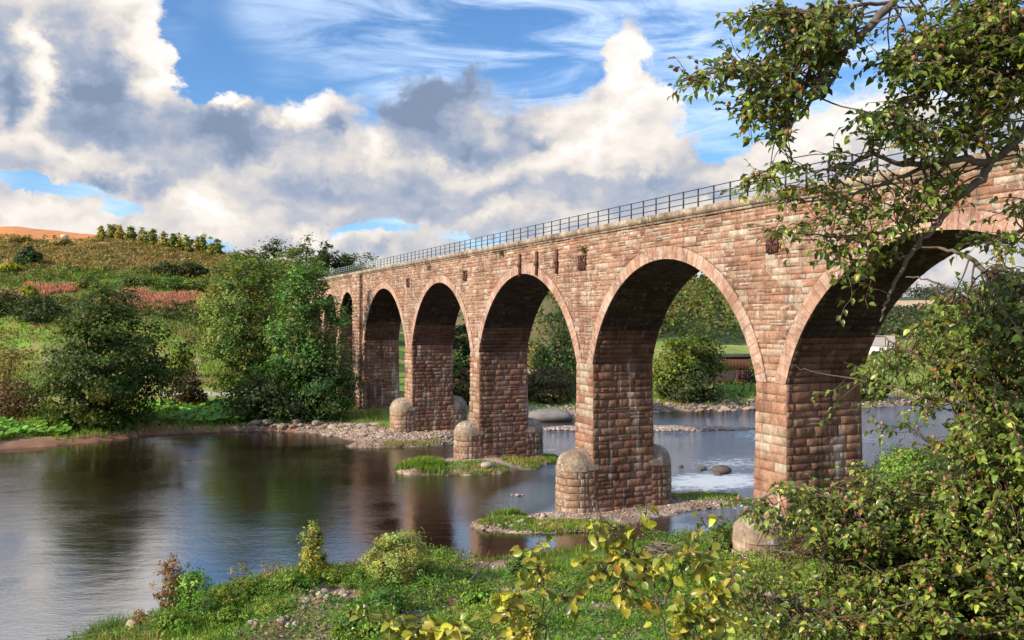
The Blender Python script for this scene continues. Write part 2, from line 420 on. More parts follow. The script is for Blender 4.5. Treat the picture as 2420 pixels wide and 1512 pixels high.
# ------------------------------------------------------------------ river
def build_water():
    m, nt, b = new_mat('river_water')
    co = nt.new('ShaderNodeNewGeometry').outputs['Position']
    sep = nt.new('ShaderNodeSeparateXYZ'); nt.l.new(co, sep.inputs[0])
    X, Y = sep.outputs[0], sep.outputs[1]
    def ell(cx, cy, rx, ry, a):
        ca, sa = math.cos(a), math.sin(a)
        dx = nt.m('SUBTRACT', X, cx); dy = nt.m('SUBTRACT', Y, cy)
        u = nt.m('DIVIDE', nt.m('ADD', nt.m('MULTIPLY', dx, ca), nt.m('MULTIPLY', dy, sa)), rx)
        v = nt.m('DIVIDE', nt.m('SUBTRACT', nt.m('MULTIPLY', dy, ca), nt.m('MULTIPLY', dx, sa)), ry)
        q = nt.m('ADD', nt.m('MULTIPLY', u, u), nt.m('MULTIPLY', v, v))
        return nt.m('POWER', 2.718, nt.m('MULTIPLY', q, -1.0))
    rap = None
    for e in ((17, 75, 9, 6, .5, 1.02), (21, 84, 11, 7, .5, .74), (16, 100, 17, 6, .1, .62), (3.5, 93, 4, 6, .2, .7), (34, 104, 16, 15, .6, .80), (2.2, 71, 2.2, 6.5, -.35, .5), (15.5, 61.5, 2.6, 1.3, .4, .55), (60, 130, 22, 12, .7, .5), (24, 92, 20, 17, .3, .42)):
        v = nt.m('MULTIPLY', ell(*e[:5]), e[5]); rap = v if rap is None else nt.m('MAXIMUM', rap, v)
    fl = nt.noise(nt.mapping(co, (.55, 1.5, 1), (0, 0, -.5)), 1.7, 7, .75, .9)
    foam = nt.sm(nt.m('ADD', nt.m('MULTIPLY', rap, .62), fl), .86, 1.08)
    deep = nt.ramp(nt.noise(co, .10, 3), [(.3, (.010, .0055, .0028)), (.7, (.024, .012, .006))])
    nt.put(b.inputs['Base Color'], nt.mix(foam, deep, (.66, .69, .72, 1)))
    nt.put(b.inputs['Roughness'], nt.m('ADD', .025, nt.m('MULTIPLY', foam, .5)))
    b.inputs['IOR'].default_value = 6.5
    b.inputs['Specular IOR Level'].default_value = .5
    patch = nt.sm(nt.noise(nt.mapping(co, (1, 1.4, 1)), .07, 3), .38, .62)
    r1 = nt.noise(nt.mapping(co, (1.0, 2.1, 1), (0, 0, .25)), 2.3, 4, .62, .3)
    r2 = nt.noise(nt.mapping(co, (1.0, 2.4, 1), (0, 0, -.2)), .38, 3, .5)
    h = nt.m('ADD', nt.m('MULTIPLY', r1, nt.m('ADD', .35, nt.m('MULTIPLY', patch, .65))), nt.m('MULTIPLY', r2, .9))
    h = nt.m('ADD', h, nt.m('MULTIPLY', nt.m('MULTIPLY', fl, rap), 55.0))
    bp = nt.new('ShaderNodeBump'); bp.inputs['Strength'].default_value = .55; bp.inputs['Distance'].default_value = .038
    nt.put(bp.inputs['Height'], h); nt.l.new(bp.outputs[0], b.inputs['Normal'])
    V = [(-460, -260, 0), (960, -260, 0), (960, 760, 0), (-460, 760, 0)]
    # the river surface as a sheet cut a little wider than the river bed
    pts = [(p[0], p[1]) for p in POLY]
    import mathutils
    def widen(L, d):
        out = []
        for i, p in enumerate(L):
            a = L[max(i - 1, 0)]; c = L[min(i + 1, len(L) - 1)]
            t = np.array(c) - np.array(a); t = t / np.linalg.norm(t)
            out.append((p[0] + t[1] * d, p[1] - t[0] * d))
        return out
    ring = widen([tuple(q) for q in NEAR], 2.2) + widen([tuple(q) for q in FAR], 2.2)
    tri = mathutils.geometry.tessellate_polygon([[mathutils.Vector((a, b_, 0)) for a, b_ in ring]])
    V = [(a, b_, 0.0) for a, b_ in ring]
    f = []
    for t in tri:
        p = [np.array(V[i]) for i in t]
        f.append(t if np.cross(p[1] - p[0], p[2] - p[0])[2] > 0 else t[::-1])
    o = mesh_obj('river', V, [np.array(f)], m)
    tag(o, kind='structure')
build_water()
# ------------------------------------------------------------------ sky, sun, camera
SUN_EL, SUN_AZ = 27.0, -118.0      # azimuth measured from +Y towards +X: the sun stands behind, to the west
def build_sky():
    w = bpy.data.worlds.new('World'); C.world = w; w.use_nodes = True
    t = w.node_tree; t.nodes.clear(); nt = NT(t)
    sky = nt.new('ShaderNodeTexSky', sky_type='NISHITA'); sky.sun_disc = False
    sky.sun_elevation = math.radians(SUN_EL); sky.sun_rotation = math.radians(SUN_AZ)
    sky.air_density = 1.0; sky.dust_density = .3; sky.ozone_density = 2.5
    d = nt.new('ShaderNodeTexCoord').outputs['Generated']
    sep = nt.new('ShaderNodeSeparateXYZ'); nt.l.new(d, sep.inputs[0])
    x, y, z = sep.outputs
    A = nt.m('ARCTAN2', x, y)
    hr = nt.m('MAXIMUM', nt.m('SQRT', nt.m('ADD', nt.m('MULTIPLY', x, x), nt.m('MULTIPLY', y, y))), .08)
    E = nt.m('DIVIDE', z, hr)
    def vec(a, e, k=0.0):
        n = nt.new('ShaderNodeCombineXYZ'); nt.put(n.inputs[0], a); nt.put(n.inputs[1], e); nt.put(n.inputs[2], k); return n.outputs[0]
    v0 = vec(A, nt.m('MULTIPLY', E, 1.25))
    # ragged outlines: the cloud positions are warped by noise
    wa = nt.m('SUBTRACT', nt.noise(v0, 9, 6, .62), .5); we = nt.m('SUBTRACT', nt.noise(vec(A, E, 3.7), 9, 6, .62), .5)
    A2 = nt.m('ADD', A, nt.m('MULTIPLY', wa, .16)); E2 = nt.m('ADD', E, nt.m('MULTIPLY', we, .13))
    P2 = vec(A2, E2)
    def field(blobs):
        tot = None
        for px, py, rx, ry, wt in blobs:
            a0 = math.atan((px - CX) / F); e0 = (CY - py) / F * math.cos(a0)
            sx = F * math.cos(a0) ** -2 / rx; sy = F / math.cos(a0) / ry
            n1 = nt.new('ShaderNodeVectorMath', operation='MULTIPLY_ADD'); nt.put(n1.inputs[0], P2); n1.inputs[1].default_value = (sx, sy, 0); n1.inputs[2].default_value = (-a0 * sx, -e0 * sy, 0)
            n2 = nt.new('ShaderNodeVectorMath', operation='DOT_PRODUCT'); nt.l.new(n1.outputs[0], n2.inputs[0]); nt.l.new(n1.outputs[0], n2.inputs[1])
            g = nt.m('POWER', .3679, n2.outputs['Value'])
            tot = nt.m('MULTIPLY', g, wt) if tot is None else nt.m('MULTIPLY_ADD', g, wt, tot)
        return tot
    cover = field([(80, -260, 560, 190, 1.0), (900, -260, 400, 120, .4), (30, 20, 130, 120, .8), (220, 30, 140, 110, .7), (40, 180, 150, 190, .75), (230, 230, 150, 150, .7), (120, 90, 160, 110, .3), (362, 150, 62, 150, .75), (560, 305, 110, 85, .75), (535, 220, 45, 45, .5), (400, 330, 120, 110, .45),  # first two blobs: unseen cloud added above the view for brighter water reflections
                   (770, 280, 90, 80, .75), (1020, 270, 120, 95, .85), (1090, 210, 60, 60, .35), (1220, 310, 130, 80, .6), (1500, 150, 85, 120, 1.0), (1440, 300, 190, 120, .75),
                   (1700, 400, 260, 95, .55), (2010, 300, 130, 90, .7), (2300, 200, 200, 260, .35), (900, 400, 700, 70, .45), (700, 480, 300, 60, .4), (100, 510, 130, 45, .6), (90, 370, 150, 50, .5),
                   (700, 110, 220, 80, -.45), (1100, 60, 300, 70, -.35), (1720, 130, 90, 190, -.85), (1760, 250, 150, 110, -.45), (2150, 130, 260, 110, -.35), (470, 130, 45, 130, -.45), (1670, 300, 50, 70, -.6), (60, 447, 150, 26, -1.1), (280, 500, 90, 30, -.95), (470, 580, 90, 20, -.6),
                   (760, 170, 110, 50, -.4), (1300, 130, 110, 60, -.2), (860, 545, 110, 20, -.7), (1130, 575, 110, 20, -.5)])
    def vor(v):
        q = nt.new('ShaderNodeTexVoronoi', feature='F1'); nt.put(q.inputs['Vector'], v); q.inputs['Scale'].default_value = 11
        q.inputs['Detail'].default_value = 2; q.inputs['Roughness'].default_value = .55; return q.outputs['Distance']
    base = nt.m('MULTIPLY', nt.sm(E, .31, .09), .88)
    back = nt.m('MULTIPLY', nt.sm(nt.m('ABSOLUTE', A), .7, 1.1), .30)
    n = nt.noise(vec(A, nt.m('MULTIPLY', E, 1.5), 1.3), 4.6, 9, .52)
    dens = nt.m('ADD', nt.m('ADD', cover, nt.m('ADD', base, back)), nt.m('MULTIPLY', nt.m('SUBTRACT', n, .5), 1.3))
    vz = vec(A2, nt.m('MULTIPLY', E2, 1.3), 2.0)
    dens = nt.m('ADD', dens, nt.m('MULTIPLY', nt.m('SUBTRACT', .62, vor(vz)), .26))
    alpha = nt.sm(dens, .27, .64)
    # light and shade of the cloud bodies
    lite = field([(80, -260, 560, 200, .55), (10, 220, 50, 130, -.42), (225, 170, 70, 85, -.30), (230, 250, 100, 80, -.40), (560, 300, 90, 70, -.50), (450, 290, 70, 55, -.30), (330, 350, 110, 40, -.22), (1000, 290, 95, 80, -.50), (1090, 215, 60, 50, -.26),  # first blob whitens the unseen cloud added to light up the water
                  (1130, 345, 60, 28, -.40), (772, 328, 44, 26, -.46), (1215, 290, 40, 45, -.34), (1265, 335, 34, 22, -.36), (640, 345, 80, 30, -.26), (880, 440, 240, 40, -.10), (1020, 520, 220, 40, -.22), (1350, 470, 260, 36, -.12), (1650, 445, 240, 40, -.16), (360, 435, 90, 26, -.26),
                  (200, 430, 60, 22, -.28), (1700, 350, 120, 60, -.10), (750, 500, 160, 30, -.08),
                  (355, 120, 52, 120, .32), (120, 150, 34, 110, .36), (1500, 150, 90, 120, .30), (1400, 320, 170, 90, .28), (745, 260, 80, 45, .26), (80, 335, 130, 30, .22), (100, 510, 120, 34, .30), (525, 212, 36, 30, .42),
                  (490, 490, 60, 40, .26), (2000, 290, 130, 70, .25), (880, 300, 26, 70, .24), (300, 390, 60, 40, .14), (1180, 510, 90, 26, .2), (1260, 410, 160, 36, .14), (1050, 400, 60, 30, .14), (830, 560, 160, 18, .2), (700, 300, 40, 60, .12), (200, 560, 300, 22, .15)])
    na = nt.noise(vec(A, nt.m('MULTIPLY', E, 1.5), 1.3), 7.5, 6, .5)
    nb = nt.noise(vec(nt.m('ADD', A, -.010), nt.m('ADD', nt.m('MULTIPLY', E, 1.5), .022), 1.3), 7.5, 6, .5)
    relief = nt.m('ADD', nt.m('MULTIPLY', nt.m('SUBTRACT', na, nb), 1.15), nt.m('MULTIPLY', nt.m('SUBTRACT', vor(vec(nt.m('ADD', A2, -.008), nt.m('ADD', nt.m('MULTIPLY', E2, 1.3), .018), 2.0)), vor(vz)), .34))
    thick = nt.m('MULTIPLY', nt.sm(dens, .45, 1.4), -.06)
    L = nt.m('ADD', nt.m('ADD', nt.m('ADD', nt.m('MULTIPLY', lite, 1.15), relief), thick), nt.m('ADD', .645, nt.m('MULTIPLY', nt.m('SUBTRACT', nt.noise(vec(A, E, 21.0), 3.4, 3, .45), .5), .55)))
    ccol = nt.ramp(L, [(.10, (.24, .31, .45)), (.32, (.36, .43, .57)), (.50, (.54, .56, .63)), (.64, (.75, .71, .69)), (.80, (.94, .87, .80)), (.97, (1.02, 1.0, .97))])
    # high thin streaks
    cs = nt.noise(nt.mapping(vec(A, E, 0), (3.2, 15, 1), (0, 0, -.22)), 1.6, 8, .62, .8)
    cz = nt.noise(vec(A, E, 8), 2.6, 3)
    cir = nt.m('MULTIPLY', nt.m('MULTIPLY', nt.sm(cs, .36, .70), nt.sm(cz, .32, .54)), .85)
    w.cycles.sampling_method = 'MANUAL'; w.cycles.sample_map_resolution = 512
    added_veil = nt.m('MULTIPLY', nt.m('MULTIPLY', nt.sm(E, .38, .55), nt.sm(A, .02, -.30)), nt.m('ADD', .62, nt.m('MULTIPLY', cz, .4)))  # unseen high cloud, added above the view to brighten the river's reflections
    cir = nt.m('MAXIMUM', cir, nt.m('MINIMUM', added_veil, .95))
    bg1 = nt.new('ShaderNodeBackground'); nt.put(bg1.inputs[0], nt.mix(1.0, sky.outputs[0], (.66, .92, 1.18, 1), 'MULTIPLY')); bg1.inputs[1].default_value = .10
    bgc = nt.new('ShaderNodeBackground'); bgc.inputs[0].default_value = (.70, .84, 1.04, 1); bgc.inputs[1].default_value = .88
    bg2 = nt.new('ShaderNodeBackground'); nt.put(bg2.inputs[0], ccol); bg2.inputs[1].default_value = .68
    m1 = nt.new('ShaderNodeMixShader'); nt.put(m1.inputs[0], cir); nt.l.new(bg1.outputs[0], m1.inputs[1]); nt.l.new(bgc.outputs[0], m1.inputs[2])
    m2 = nt.new('ShaderNodeMixShader'); nt.put(m2.inputs[0], alpha); nt.l.new(m1.outputs[0], m2.inputs[1]); nt.l.new(bg2.outputs[0], m2.inputs[2])
    out = nt.new('ShaderNodeOutputWorld'); nt.l.new(m2.outputs[0], out.inputs[0])
build_sky()

sl = bpy.data.lights.new('sun', 'SUN'); sl.energy = 4.2; sl.angle = math.radians(.6); sl.color = (1.0, .86, .67)
so = bpy.data.objects.new('sun', sl); COL.objects.link(so)
import mathutils
_sd = mathutils.Vector((math.sin(math.radians(SUN_AZ)) * math.cos(math.radians(SUN_EL)), math.cos(math.radians(SUN_AZ)) * math.cos(math.radians(SUN_EL)), math.sin(math.radians(SUN_EL))))
so.rotation_euler = _sd.to_track_quat('Z', 'Y').to_euler(); so.location = (-60, -40, 80)

cam = bpy.data.cameras.new('camera'); co_ = bpy.data.objects.new('camera', cam); COL.objects.link(co_)
co_.location = (0, 0, HC); co_.rotation_euler = (math.radians(90) - math.atan(11 / F), 0, 0)
cam.sensor_width = 36; cam.lens = 36 * F / 2419.0; cam.clip_start = .1; cam.clip_end = 6000
C.camera = co_
C.view_settings.view_transform = 'Standard'; C.view_settings.look = 'None'; C.view_settings.gamma = 1; C.view_settings.exposure = 0.60
C.view_settings.use_curve_mapping = False
C.cycles.max_bounces = 6; C.cycles.diffuse_bounces = 2; C.cycles.glossy_bounces = 3; C.cycles.transmission_bounces = 2; C.cycles.transparent_max_bounces = 4
C.cycles.use_denoising = True
C.cycles.caustics_reflective = False; C.cycles.caustics_refractive = False
# ------------------------------------------------------------------ viaduct
AL = math.atan(910 / F); W = 30.0
# bridge frame: local x runs towards the viewer's side (x = -t), y from the front face to the back, z up
VX = np.array([math.sin(AL), -math.cos(AL), 0]); VY = np.array([math.cos(AL), math.sin(AL), 0])
VO = W * VY
def bw(x, y, z): return VO + VX * x + VY * y + np.array([0, 0, z])
TH = 4.8                        # width of the viaduct
ZS, ZC, RING = 10.58, 17.42, .80
CROWN = ZC + RING               # extrados crown
COPB, COPT = 19.78, 20.2
# arches: (left spring x, right spring x, spring height)   from the far end to the near end
ARCH = [(-171.5, -162, 13.0), (-159.5, -150, 13.0), (-147.3, -137.8, 13.0), (-135.4, -125.6, 13.0), (-120.3, -100.5, ZS), (-97.9, -79.0, ZS), (-76.8, -57.3, ZS),
        (-54.9, -37.25, ZS), (-35.0, -17.2, ZS), (-14.9, 3.0, ZS)]
XL, XR = -185.0, 16.0
def arc(a):
    xl, xr, zs = a; h = (xr - xl) / 2; r = ZC - zs
    R = (h * h + r * r) / (2 * r); return (xl + xr) / 2, ZC - R, R, h
def extr(a, z):
    """half width of the outer edge of the arch ring at height z"""
    xc, zc, R, h = arc(a); Ro = R + RING
    z = max(z, a[2])
    return math.sqrt(max(Ro * Ro - (z - zc) ** 2, 0.0))

STONE = [(.40, .235, .17), (.42, .265, .195), (.36, .195, .135), (.44, .315, .245), (.33, .175, .125), (.40, .255, .19), (.47, .38, .315), (.38, .215, .155), (.29, .15, .11), (.40, .215, .15), (.45, .335, .27)]
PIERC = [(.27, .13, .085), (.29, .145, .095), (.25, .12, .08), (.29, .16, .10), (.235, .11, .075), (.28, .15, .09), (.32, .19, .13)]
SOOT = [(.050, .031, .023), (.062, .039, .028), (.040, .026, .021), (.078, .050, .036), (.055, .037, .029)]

def block(mb, fn, A0, A1, B0, B1, z0, z1, rnd, col, depth=.07, mort=.02, rough=.03, nx=3, nz=2):
    """one rock-faced stone: bottom edge A0..A1, top edge B0..B1 along the face, heights z0..z1"""
    w = max(A1 - A0, B1 - B0, .05); h = z1 - z0
    us = [0.0, min(.07 / w, .25)] + [.5 + (k - (nx - 1) / 2) * (.62 / max(nx - 1, 1)) for k in range(1, nx - 1)] + [1 - min(.07 / w, .25), 1.0]
    vs = [0.0, min(.06 / h, .25)] + ([.5] if nz > 2 else []) + [1 - min(.06 / h, .25), 1.0]
    m = mort / w; mz = mort / h
    pts = np.zeros((len(vs), len(us), 3))
    tilt = rnd.uniform(-.5, .5) * depth; tv = rnd.uniform(-.5, .7) * depth; d0 = depth * rnd.uniform(.5, 1.15)
    for j, v in enumerate(vs):
        vv = mz + v * (1 - 2 * mz); L = A0 + (B0 - A0) * vv; R = A1 + (B1 - A1) * vv; z = z0 + h * vv
        for i, u in enumerate(us):
            uu = m + u * (1 - 2 * m)
            o = 0.0
            if 0 < i < len(us) - 1 and 0 < j < len(vs) - 1:
                o = max(.01, d0 + tilt * (u - .5) + tv * (v - .5) + rnd.uniform(-rough, rough))
            pts[j, i] = fn(L + (R - L) * uu, z, o)
    mb.quad_grid(pts, col)
    # the mortar bed behind it
    mb.quad(fn(A0, z0, -.012), fn(A1, z0, -.012), fn(B1, z1, -.012), fn(B0, z1, -.012), tuple(c * .55 + .06 for c in col))

def pick(rnd, pal, j=.12):
    c = rnd.choice(pal)
    if pal is STONE: c = (c[0] * .86, c[1] * .87, c[2] * .83)
    k = 1 + rnd.uniform(-j, j); return tuple(q * k for q in c)

def run(mb, fn, a0, a1, b0, b1, z0, z1, rnd, pal, lmin=.55, lmax=1.25, snecks=0, **kw):
    """a course of stones between two (possibly slanting) ends"""
    lo, hi = max(a0, b0), min(a1, b1)
    if hi - lo < .5:
        n = 1
        block(mb, fn, a0, a1, b0, b1, z0, z1, rnd, pick(rnd, pal), **kw); return
    xs = [lo + rnd.uniform(.25, .6)]
    while xs[-1] < hi - lmax * .9: xs.append(xs[-1] + rnd.uniform(lmin, lmax))
    xs = [x for x in xs if x < hi - .3] or [(lo + hi) / 2]
    block(mb, fn, a0, xs[0], b0, xs[0], z0, z1, rnd, pick(rnd, pal), **kw)
    for p, q in zip(xs[:-1], xs[1:]):
        if snecks and rnd.random() < snecks and z1 - z0 > .24 and z1 - z0 < .9:      # two thin stones in place of one
            zm = z0 + (z1 - z0) * rnd.uniform(.35, .65)
            block(mb, fn, p, q, p, q, z0, zm, rnd, pick(rnd, pal), **kw); block(mb, fn, p, q, p, q, zm, z1, rnd, pick(rnd, pal), **kw)
        else: block(mb, fn, p, q, p, q, z0, z1, rnd, pick(rnd, pal, .13), **kw)
    block(mb, fn, xs[-1], a1, xs[-1], b1, z0, z1, rnd, pick(rnd, pal), **kw)

def courses(z0, z1, lo, hi, rnd):
    z = [z0]
    while z[-1] < z1: z.append(z[-1] + rnd.uniform(lo, hi))
    k = (z1 - z0) / (z[-1] - z0); return [z0 + (q - z0) * k for q in z]

def gaps(z):
    """stretches of wall between the arches at height z"""
    out = []; x = XL
    for a in ARCH:
        xc = (a[0] + a[1]) / 2; e = extr(a, z)
        out.append((x, xc - e)); x = xc + e
    out.append((x, XR)); return out

def build_viaduct():
    rnd = random.Random(3)
    root = empty('viaduct', tuple(VO), 'long red sandstone railway viaduct of round arches striding across the brown river', 'viaduct', rz=math.atan2(VX[1], VX[0]))
    front = lambda a, z, o: (a, -o, z)
    mb = MB()
    zr = courses(ZS, CROWN, .24, .48, rnd) + courses(CROWN, COPB, .24, .44, rnd)[1:]
    for z0, z1 in zip(zr[:-1], zr[1:]):
        if z1 <= CROWN + 1e-6:
            for (a0, a1), (b0, b1) in zip(gaps(z0), gaps(z1 - 1e-4)):
                if a1 - a0 > .05 or b1 - b0 > .05:
                    run(mb, front, a0, a1, b0, b1, z0, z1, rnd, STONE, .32, 1.25, snecks=.30, depth=.06, rough=.045, mort=.011, nx=4)
        else:
            run(mb, front, XL, XR, XL, XR, z0, z1, rnd, STONE, .32, 1.25, snecks=.30, depth=.06, rough=.045, mort=.011, nx=4)
    # back face, plain
    back = lambda a, z, o: (-a, TH + o, z)
    for z0, z1 in zip(zr[:-1], zr[1:]):
        G = [((XL, XR), (XL, XR))] if z1 > CROWN + 1e-6 else list(zip(gaps(z0), gaps(z1 - 1e-4)))
        for (a0, a1), (b0, b1) in G:
            mb.quad((a1, TH, z0), (a0, TH, z0), (b0, TH, z1), (b1, TH, z1), pick(rnd, STONE))
    mb.build('spandrel_wall', M['stone'], root)
    # deck between the parapets
    d = MB(); d.box(XL, XR, .45, TH - .45, COPB - 1.1, COPB - .75, (.12, .10, .08)); d.build('deck', M['rock'], root)
    # coping stones
    cp = MB(); cq = MB(); x = XL
    while x < XR:
        l = rnd.uniform(1.0, 1.6); e = rnd.uniform(-.012, .012)
        c = pick(rnd, [(.31, .24, .18), (.28, .205, .15), (.34, .265, .20), (.25, .19, .135)])
        for cc, y0, y1 in ((cp, -.20 + e, .45), (cq, TH - .45, TH + .14)):
            cc.box(x + .012, x + l - .012, y0, y1, COPB + .002, COPT + e, c)
        cp.box(x + .006, x + l - .006, -.12, .0, COPB - .16, COPB, tuple(q * .9 for q in c))
        x += l
    cp.build('coping', M['coping'], root); cq.build('coping', M['coping'], root)
    # arch rings and soffits
    for k, a in enumerate(ARCH):
        xc, zc, R, h = arc(a); t0 = math.asin(min(1, h / R)); t1 = math.acos((a[2] - zc) / (R + RING))
        small = k < 4
        n = max(17, int(2 * t0 * R / .50))
        rg = MB(); bk = MB(); so_ = MB()
        for i in range(n):
            u0, u1 = -t1 + 2 * t1 * i / n, -t1 + 2 * t1 * (i + 1) / n
            def pol(aa, z, o): return (xc + (R + z) * math.sin(aa), -.05 - o, max(a[2] + .004, zc + (R + z) * math.cos(aa)))
            col = pick(rnd, [(.46, .29, .22), (.43, .26, .19), (.48, .32, .25), (.40, .23, .17), (.45, .27, .20)], .07)
            g = .010 / R
            p = np.array([[pol(u0 + g + (u1 - u0 - 2 * g) * s, v * (RING - .02) + .005, .02 + rnd.uniform(-.006, .006)) for s in (0, .5, 1)] for v in (0, .5, 1)])
            rg.quad_grid(p, col)
            for v in (0.005, RING - .015):
                q0, q1 = pol(u0, v, .02), pol(u1, v, .02)
                rg.quad(q0, q1, (q1[0], .1, q1[2]), (q0[0], .1, q0[2]), tuple(q * .6 for q in col))
            rg.quad(pol(u0, 0, -.02), pol(u1, 0, -.02), pol(u1, RING, -.02), pol(u0, RING, -.02), tuple(q * .5 for q in col))
            # back ring
            q = [(xc + (R + v) * math.sin(uu), TH + .03, zc + (R + v) * math.cos(uu)) for uu, v in ((u1, 0), (u0, 0), (u0, RING), (u1, RING))]
            bk.quad(*q, col)
        rg.build('arch_ring', M['stone'], root); bk.build('arch_ring', M['stone'], root)
        m = max(20, int(2 * t0 * R / .36)); seen = not small
        for i in range(m):
            u0, u1 = t0 - 2 * t0 * i / m, t0 - 2 * t0 * (i + 1) / m
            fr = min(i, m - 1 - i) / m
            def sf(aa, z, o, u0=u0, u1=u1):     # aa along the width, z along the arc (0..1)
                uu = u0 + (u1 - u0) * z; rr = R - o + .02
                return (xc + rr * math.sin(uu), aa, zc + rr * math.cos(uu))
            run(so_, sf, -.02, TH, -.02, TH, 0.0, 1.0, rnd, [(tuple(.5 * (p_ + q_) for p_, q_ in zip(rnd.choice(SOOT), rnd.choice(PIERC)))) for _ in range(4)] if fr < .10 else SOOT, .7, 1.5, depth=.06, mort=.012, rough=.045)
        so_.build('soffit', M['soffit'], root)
    # piers
    def pier(xl, xr, zt, zside_l, zside_r, zb, cut, near=False):
        mb = MB(); bt = lambda z: max(0.0, (ZS - z)) * .016 + .025
        f1 = lambda aa, z, o: (aa, -o - bt(z) * .8, z)
        f2 = lambda aa, z, o: (xr + o + bt(z), aa, z)
        f3 = lambda aa, z, o: (xl - o - bt(z), TH - aa, z)
        f4 = lambda aa, z, o: (xl + xr - aa, TH + o + bt(z) * .8, z)
        rows = courses(zb, zt, .36, .62, rnd)
        for z0, z1 in zip(rows[:-1], rows[1:]):
            e0, e1 = bt(z0), bt(z1)
            run(mb, f1, xl - e0, xr + e0, xl - e1, xr + e1, z0, z1, rnd, STONE, .7, 1.3, depth=.085, rough=.04, mort=.013, nx=5)
            run(mb, f4, xl - e0, xr + e0, xl - e1, xr + e1, z0, z1, rnd, STONE, .7, 1.3, depth=.08)
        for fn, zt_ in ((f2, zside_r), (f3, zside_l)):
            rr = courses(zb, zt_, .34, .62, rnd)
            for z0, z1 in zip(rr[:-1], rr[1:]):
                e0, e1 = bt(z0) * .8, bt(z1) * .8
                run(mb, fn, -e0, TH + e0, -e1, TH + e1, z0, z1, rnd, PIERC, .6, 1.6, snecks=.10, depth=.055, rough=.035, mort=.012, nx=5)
        # impost ledge
        c = (.34, .20, .14)
        mb.quad((xl - .03, -.03, zt), (xr + .03, -.03, zt), (xr + .03, TH + .03, zt), (xl - .03, TH + .03, zt), c)
        po = mb.build('pier', M['pier'], root)
        if cut:
            for side in (-1, 1):
                cb = MB(); r = (xr - xl) / 2 + .17; xc = (xl + xr) / 2
                yc = -.75 if side < 0 else TH + .75
                top = cut
                rr = courses(zb, top, .48, .62, rnd); per = math.pi * r
                fc = lambda aa, z, o: (xc + side * (r + o + (top - z) * .02) * math.sin(aa / r), yc + side * (r + o + (top - z) * .02) * math.cos(aa / r), z)
                straight = .9
                for z0, z1 in zip(rr[:-1], rr[1:]):
                    sgn = math.pi * r / 2
                    run(cb, fc, -sgn * 1.0, sgn * 1.0, -sgn, sgn, z0, z1, rnd, [(.34, .22, .15), (.31, .19, .12), (.36, .25, .17), (.28, .17, .11)], .8, 1.3, depth=.05, rough=.02, nx=5)
                    for sx in (-1, 1):      # straight flanks back to the pier
                        fl = lambda aa, z, o: (xc + sx * (r + o + (top - z) * .02), yc + side * (-aa), z)
                        if sx * side > 0: run(cb, lambda aa, z, o: fl(straight - aa, z, o), 0, straight, 0, straight, z0, z1, rnd, PIERC, depth=.05)
                        else: run(cb, fl, 0, straight, 0, straight, z0, z1, rnd, PIERC, depth=.05)
                # domed cap
                dome = []
                for j in range(9):
                    ph = math.pi / 2 * j / 8
                    row = []
                    for i in range(25):
                        th = -math.pi * .62 + math.pi * 1.24 * i / 24
                        k = 1 + (.02 * math.sin(7 * th + j) + rnd.uniform(-.018, .018)) * (j < 8)
                        row.append((xc + side * r * 1.04 * k * math.cos(ph) ** .85 * math.sin(th), yc + side * r * 1.04 * k * math.cos(ph) ** .85 * math.cos(th), top + r * 1.02 * math.sin(ph) ** .95))
                    dome.append(row)
                dm = MB(); pts = np.array(dome)
                dm.quad_grid(pts, (.30, .225, .165))
                prof = []
                for j in range(17):      # the cap runs back into the pier as a short vault
                    ph = math.pi * j / 16; cx_ = abs(math.cos(ph)) ** .85 * (1 if ph < math.pi / 2 else -1)
                    prof.append((xc + r * 1.04 * cx_, top + r * 1.02 * max(0.0, math.sin(ph)) ** .95))
                v_ = np.array([[(x_, yc + side * .02, z_) for x_, z_ in prof], [(x_, yc - side * .45, z_ + .04) for x_, z_ in prof], [(x_, yc - side * 1.1, z_ + .10) for x_, z_ in prof]])
                dm.quad_grid(v_, (.29, .21, .155))
                b0 = len(cb.v); cb.v += dm.v; cb.c += dm.c; cb.f[4] += [tuple(q + b0 for q in f) for f in dm.f[4]]
                cb.build('cutwater', M['cut'], po)
        return po
    cuts = {4: None, 5: 3.0, 6: 2.85, 7: 3.1, 8: 2.75, 9: 2.75}
    for k in range(1, len(ARCH)):
        xl, xr = ARCH[k - 1][1], ARCH[k][0]
        pier(xl, xr, ZS, ARCH[k - 1][2], ARCH[k][2], -1.4 if k > 4 else -.3, cuts.get(k))
    pier(XL, ARCH[0][0], ZS, ZS, ARCH[0][2], 0, None)
    pier(ARCH[-1][1], XR, ZS, ARCH[-1][2], ZS, 1.0, None)
    # broad pilaster at the abutment
    pl = MB(); fp = lambda a, z, o: (a, -.55 - o, z); x0, x1 = -124.9, -121.2
    for z0, z1 in zip(*(lambda r: (r[:-1], r[1:]))(courses(0, COPB, .42, .55, rnd))):
        run(pl, fp, x0, x1, x0, x1, z0, z1, rnd, STONE, depth=.09)
        run(pl, lambda a, z, o: (x1 + o, a, z), -.55, 0, -.55, 0, z0, z1, rnd, STONE, depth=.05)
        run(pl, lambda a, z, o: (x0 - o, -.55 - a, z), -.55, 0, -.55, 0, z0, z1, rnd, STONE, depth=.05)
    pl.build('pilaster', M['stone'], root)
    # iron tie plates and bars on the face
    def loc(px, py):
        d = px - 300.0; Y = F * W / math.cos(AL) / d; t = (Y - W * math.sin(AL)) / math.cos(AL)
        return -t, HC + (CY - py) * Y / F
    rust = (.105, .045, .032)
